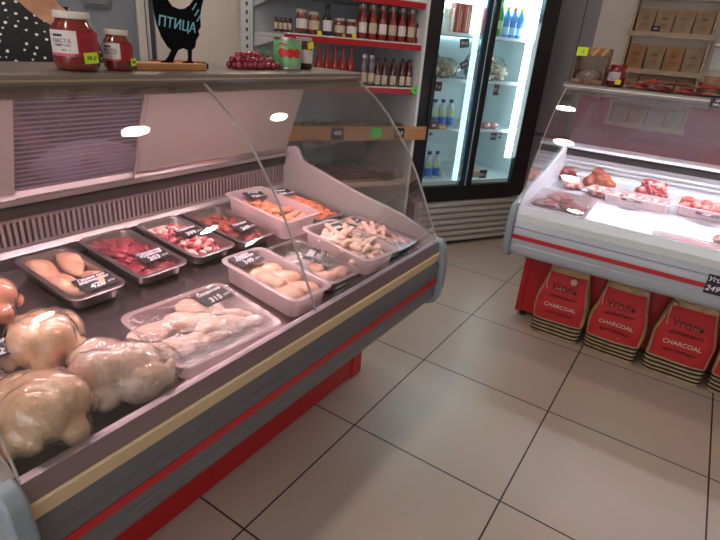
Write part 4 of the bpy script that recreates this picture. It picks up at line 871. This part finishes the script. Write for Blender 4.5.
# ------------------------------------------------------------------ meat in the right case
MEA=marbled('meat_raw','a8323a','e8b4aa',20); MDK=mat('meat_dark','7c2a30',.35,col2='b86a64',scale=14,coat=.3); MFT=marbled('meat_fat','c4605c','efc8bc',13,.09); SMK=mat('meat_smoked','b8643c',.4,col2='8a3a2c',scale=14,coat=.3)
def slab(label,x,y,z,r,m,seed,rz=0,ry=0,name='meat_cut'):
    return put(name,MB().ell((0,0,0),r,None,32,20,.38,seed,1.7).mesh(name,m,'all'),(x,y,z+r[2]*.92),(0,ry,rz),label,'meat')
def rtub(label,x,y,L,W,h,rz=0,tagz=None):
    t=empty('plastic_tub',label,'tub',(x,y,dzr(y)+.0015),0,None,(TILT,0,rz)); tub_mesh(L,W,h).obj('tub_body',TUBP,t,smooth=50); bpy.context.view_layer.update(); return t
y0=2.36
sj=bpy.data.objects.new('meat_cut',fuse([((0,0,.045),(.07,.045,.045)),((-.04,0,.03),(.04,.04,.03)),((.05,.0,.03),(.045,.04,.03)),((-.01,0,.085),(.035,.03,.025))],.006,SMK,'meat_cut',.014,24,3)); C.objects.link(sj)
place(sj,(.385,2.43,dzr(2.43)-.002),(0,0,.2)); tag(sj,'orange-brown smoked meat joint standing at the back left of the meat case','meat')
slab('marbled round of raw meat in front of the smoked joint',.27,2.31,dzr(2.31),(.058,.045,.034),MFT,2,.4)
bf=bpy.data.objects.new('meat_cut',fuse([((0,0,.05),(.07,.038,.05)),((-.035,0,.035),(.045,.04,.04)),((.04,0,.035),(.045,.04,.04)),((.02,0,.08),(.05,.034,.03)),((-.02,.0,.085),(.045,.034,.022))],.006,MEA,'meat_cut',.012,22,3)); C.objects.link(bf)
place(bf,(.665,2.40,dzr(2.40)-.002),(0,0,.1)); tag(bf,'large marbled beef cut standing in the middle of the meat case','meat')
slab('pinkish fatty meat cut right of the marbled round',.42,2.27,dzr(2.27),(.062,.045,.030),MFT,5,-.2)
slab('dark meat cut at the far left corner behind the end glass',.20,2.47,dzr(2.47),(.050,.06,.035),MDK,6,.2)
ra=rtub('flat plastic tub of red steaks at the left front corner of the meat case',.305,1.95,.30,.32,.035)
for dx,dy,r_,wh in((-.07,-.03,.2,'left one'),(.07,-.02,-.1,'right one'),(-.03,.09,.5,'one at the back')):
    put('steak',blobmesh('steak',(.066,.055,.013),MEA,.6,dx*50),W_(ra,dx,dy,.022),(TILT,0,r_),'large red steak in the flat left tub, '+wh,'steak','steaks in the left tub')
film(ra,.30,.32,.037)
o=price(.36,2.19,.742,['Шея'],'590','black price tag lying between the steaks and the fatty meat',rz=0,w=.085,d=.045,tilt=0); 
rb=rtub('long plastic tub of pink pork in the middle of the meat case',.62,2.245,.34,.13,.05)
for i in range(4): put('pork_piece',blobmesh('pork_piece',(.036,.03,.018),MFT,.6,i),W_(rb,-.11+i*.07,0,.034),(0,0,i),'pink pork piece in the long middle tub','pork','pork in the middle tub')
price(.60,2.165,.746,['Карбонат'],'450','black price tag in front of the long middle tub of pork',rz=-.05,w=.095,d=.045,tilt=0)
rc=rtub('plastic tub of bright red stewing meat near the right edge',.93,2.29,.27,.17,.055)
for i in range(10): put('stew_meat',blobmesh('stew_meat',(.03,.026,.02),mat('meat_bright','cf5a55',.35,col2='e0958a',scale=20,coat=.3),.7,i%4),W_(rc,-.09+(i%5)*.045,-.035+(i//5)*.07,.045+.008*(i%2)),(i,0,i*1.3),'bright red stewing meat piece in the right tub','stewing meat','stewing meat in the right tub')
price(.94,2.175,.748,['Гуляш'],'480','black price tag in front of the tub of stewing meat',rz=-.05,w=.10,d=.045,tilt=0)
rd=rtub('plastic tub of dark red meat at the right end of the back row',1.16,2.30,.20,.17,.05)
for i in range(5): put('beef_piece',blobmesh('beef_piece',(.036,.03,.02),MDK,.6,i),W_(rd,-.06+.03*i,.03*(-1)**i,.04),(0,0,i),'dark red beef piece in the last tub of the back row','beef','beef in the last tub')
# white lined sheet along the front
t=empty('white_sheet','large white paper sheet with thin ruled lines spread along the front of the meat case','paper sheet',(0,1.755,dzr(1.755)+.003),0,None,(TILT,0,0))
b=MB(); n=16; top=[];
PW=mat('paper_bright','f0f2f4',.5)
P=[(.475,0),(.450,.10),(.425,.22),(.412,.36),(1.55,.36),(1.55,0)]
b.prism(P,0,.002,'Z').obj('paper',PW,t)
LN=mat('ruled_line','6f8088',.7)
for X0 in(.58,.70,.74,.86,.90,.99,1.03): MB().prism([(X0,.02),(X0+.002,.02),(X0+.002,.34),(X0,.34)],.0021,.0026,'Z').obj('ruled_line',LN,t)
for X0,w_,Y0 in((.52,.05,.23),(.60,.05,.25),(.70,.06,.24),(.88,.09,.22)): MB().prism([(X0,Y0),(X0+w_,Y0-.006),(X0+w_,Y0+.002),(X0+.01,Y0+.006)],.0021,.0028,'Z').obj('drawn_mark',LN,t)
re=rtub('long flat pink meat pack lying on the white sheet at the right',.93,1.80,.36,.09,.03); re.location.z+=.006
put('meat_slab',MB().ell((0,0,0),(.16,.035,.014),None,20,10,.3,3,3).mesh('meat_slab',mat('meat_pale','e0a0a4',.4,col2='d08088',scale=14,coat=.3),'all'),W_(re,0,0,.018),(TILT,0,0),'long pale pink meat slab in the flat front pack','meat')
slab('pink meat cut on the white sheet at the right edge',1.06,1.94,dzr(1.94)+.006,(.08,.05,.022),MFT,8)
# ------------------------------------------------------------------ charcoal bags
BR_=mat('bag_kraft','b8a078',.8,col2='a08864',scale=14,bump=.5,bscale=25); BRD=mat('bag_red','b8262b',.7,var=.12,scale=10,bump=.4,bscale=22); BBK=mat('bag_black','17161a',.7)
def coalbag(x,y,rz,h,seed,label,cyr):
    t=empty('charcoal_bag',label,'charcoal bag',(x,y,0),rz)
    hw,hd=.125,.062; N=28
    def sec(z,ox=0,grow=0):
        u=z/h
        w=hw*(1+.06*math.sin(PI*u)-.26*max(0,u-.55)/.45)+grow; d=hd*(1+.2*math.sin(PI*u)-.75*max(0,u-.72)/.28)+grow
        ring=[]
        for i in range(N):
            a=2*PI*i/N; c,s=math.cos(a),math.sin(a); e=.45
            px=w*math.copysign(abs(c)**e,c); py=d*math.copysign(abs(s)**e,s)
            p=Vector((px,py,z)); k=noise.noise(p*9+Vector((seed*3.1,0,0)))
            px+=.010*k; py+=.011*noise.noise(p*11+Vector((0,seed*2.2,5)))
            ring.append((px,py,z+(.012*noise.noise(Vector((px*14,seed,0))) if u>.93 else 0)))
        return ring
    zs=[0,.004,.012]+[.03+i*(h-.05)/12 for i in range(13)]+[h-.012,h]
    R=[[(p[0]*.93,p[1]*.9,0) for p in sec(.004)]]+[sec(z) for z in zs[1:]]
    MB().loft(R).obj('sack',BR_,t,smooth='all')
    for z0 in(.018,.040,.062,.084):
        b=MB().loft([sec(z0,0,.0012),sec(z0+.0115,0,.0012)],caps=False); o=b.obj('black_band',BBK,t,smooth='all'); 
    # red printed front (shifted a hair proud of the paper)
    rows=[.104+i*(h*.92-.104)/12 for i in range(13)]
    vs=[];fs=[];idx=[i for i in range(N) if -PI*.80<(2*PI*i/N-2*PI if 2*PI*i/N>PI else 2*PI*i/N)<-PI*.20]
    idx.sort(key=lambda i:(2*PI*i/N-2*PI))
    for z in rows:
        s_=sec(z,0,.0014); vs+=[s_[i] for i in idx]
    m_=len(idx)
    for j in range(12):
        for k in range(m_-1): a=j*m_+k; fs.append((a,a+1,a+m_+1,a+m_))
    MB().add(vs,fs).obj('printed_front',BRD,t,smooth='all')
    # folded ragged top with twine
    MB().tube([(-.095+.19*i/12,-.018+.01*math.sin(i*1.7+seed),h-.02+.009*math.sin(i*1.1+seed)) for i in range(13)],[.010+.003*math.sin(i*2.1) for i in range(13)],8).obj('folded_top',BR_,t,smooth='all')
    MB().tube([(-.09,-.05,h-.03),(-.092,-.066,h-.08),(-.088,-.07,h-.12)],.0016,6).obj('twine',mat('twine_white','cfc4b4',.8),t)
    def fy(z): return min(p[1] for p in sec(z,0,0))-.006
    TW=mat('print_white','d9c8bc',.7); TB=mat('print_black','2a1216',.7)
    def front_y(x,z):
        r_=sec(max(.001,min(h,z)),0,.0014); best=0
        for i in range(N):
            p,q=r_[i],r_[(i+1)%N]
            if p[1]<0 and q[1]<0 and min(p[0],q[0])<=x<=max(p[0],q[0]) and abs(q[0]-p[0])>1e-6: best=min(best,p[1]+(q[1]-p[1])*(x-p[0])/(q[0]-p[0]))
        return best
    def text(s_,size_,m_,par,loc_,rot_,sh_=0,ext=0,bold=0):
        me_=text_mesh(s_,size_,m_,sh_,.0004,bold).copy()
        for v in me_.vertices:
            X,Z=v.co.x+loc_[0],v.co.y+loc_[2]; v.co=(X,front_y(X,Z)-.0042-(.0008 if v.co.z>0 else 0),Z)
        o_=bpy.data.objects.new('lettering',me_); C.objects.link(o_); o_.parent=par
    text(cyr,.050,TB,t,(.0,fy(h*.74),h*.75),(PI/2-.03,0,0),0,bold=0,ext=.0012); text('древесный',.026,TB,t,(.0,fy(h*.63),h*.64),(PI/2,0,0),.2,ext=.0012)
    text('CHARCOAL',.030,TW,t,(.0,fy(h*.49),h*.50),(PI/2,0,0),.0,ext=.0012); text('для барбекю',.022,TB,t,(.0,fy(h*.39),h*.40),(PI/2,0,0),.1,ext=.0012)
    return t
cb1=coalbag(.443,1.915,.03,.395,1,'red and brown charcoal bag with a round seal, leftmost under the meat case','Уголь')
o=MB().lathe([(.016,-.0014),(.017,0),(.016,.0014)],18,(0,0,0),'Y').obj('paper_seal',mat('seal_cream','b89f84',.7)); o.location=(.035,-.075,.350); o.rotation_euler=(-.1,0,.03); o.parent=cb1; o['label']='round cream paper seal'
coalbag(.723,1.912,-.02,.395,2,'red and brown charcoal bag, second from the left under the meat case','Уголь')
coalbag(1.012,1.910,.0,.40,3,'red and brown charcoal bag, third from the left under the meat case','Уголь')
coalbag(1.293,1.910,-.05,.39,4,'red and brown charcoal bag cut by the right edge of the frame','Уголь')
# ------------------------------------------------------------------ lights
sc.view_settings.view_transform='Standard'; sc.view_settings.look='None'; sc.view_settings.gamma=1; sc.view_settings.use_curve_mapping=False
sc.view_settings.exposure=.1
w=bpy.data.worlds.new('daylight'); sc.world=w; w.use_nodes=True
w.node_tree.nodes['Background'].inputs[0].default_value=lin('ece6e6'); w.node_tree.nodes['Background'].inputs[1].default_value=3.0
def lamp(x,y,n):
    t=empty('ceiling_downlight',n,'ceiling light',(x,y,2.75),0,'round downlights set into the ceiling')
    MB().lathe([(.085,-.004),(.1,-.004),(.1,0),(.085,0)],28,caps=False).obj('bezel',WHITE,t)
    MB().lathe([(.001,-.006),(.085,-.006),(.085,-.001)],28).obj('diffuser',mat('downlight_glow','fff4e2',.5,emit=60),t)
for x,ys in((-1.45,(-1.3,-.2,.93,2.08,3.3)),(-.15,(-1.3,-.2,.93,2.08)),(2.2,(2.15,)),(3.2,(.93,3.3)),(1.0,(-2.4,))):
    for y in ys:
        lamp(x,y,'round white downlight recessed in the ceiling')
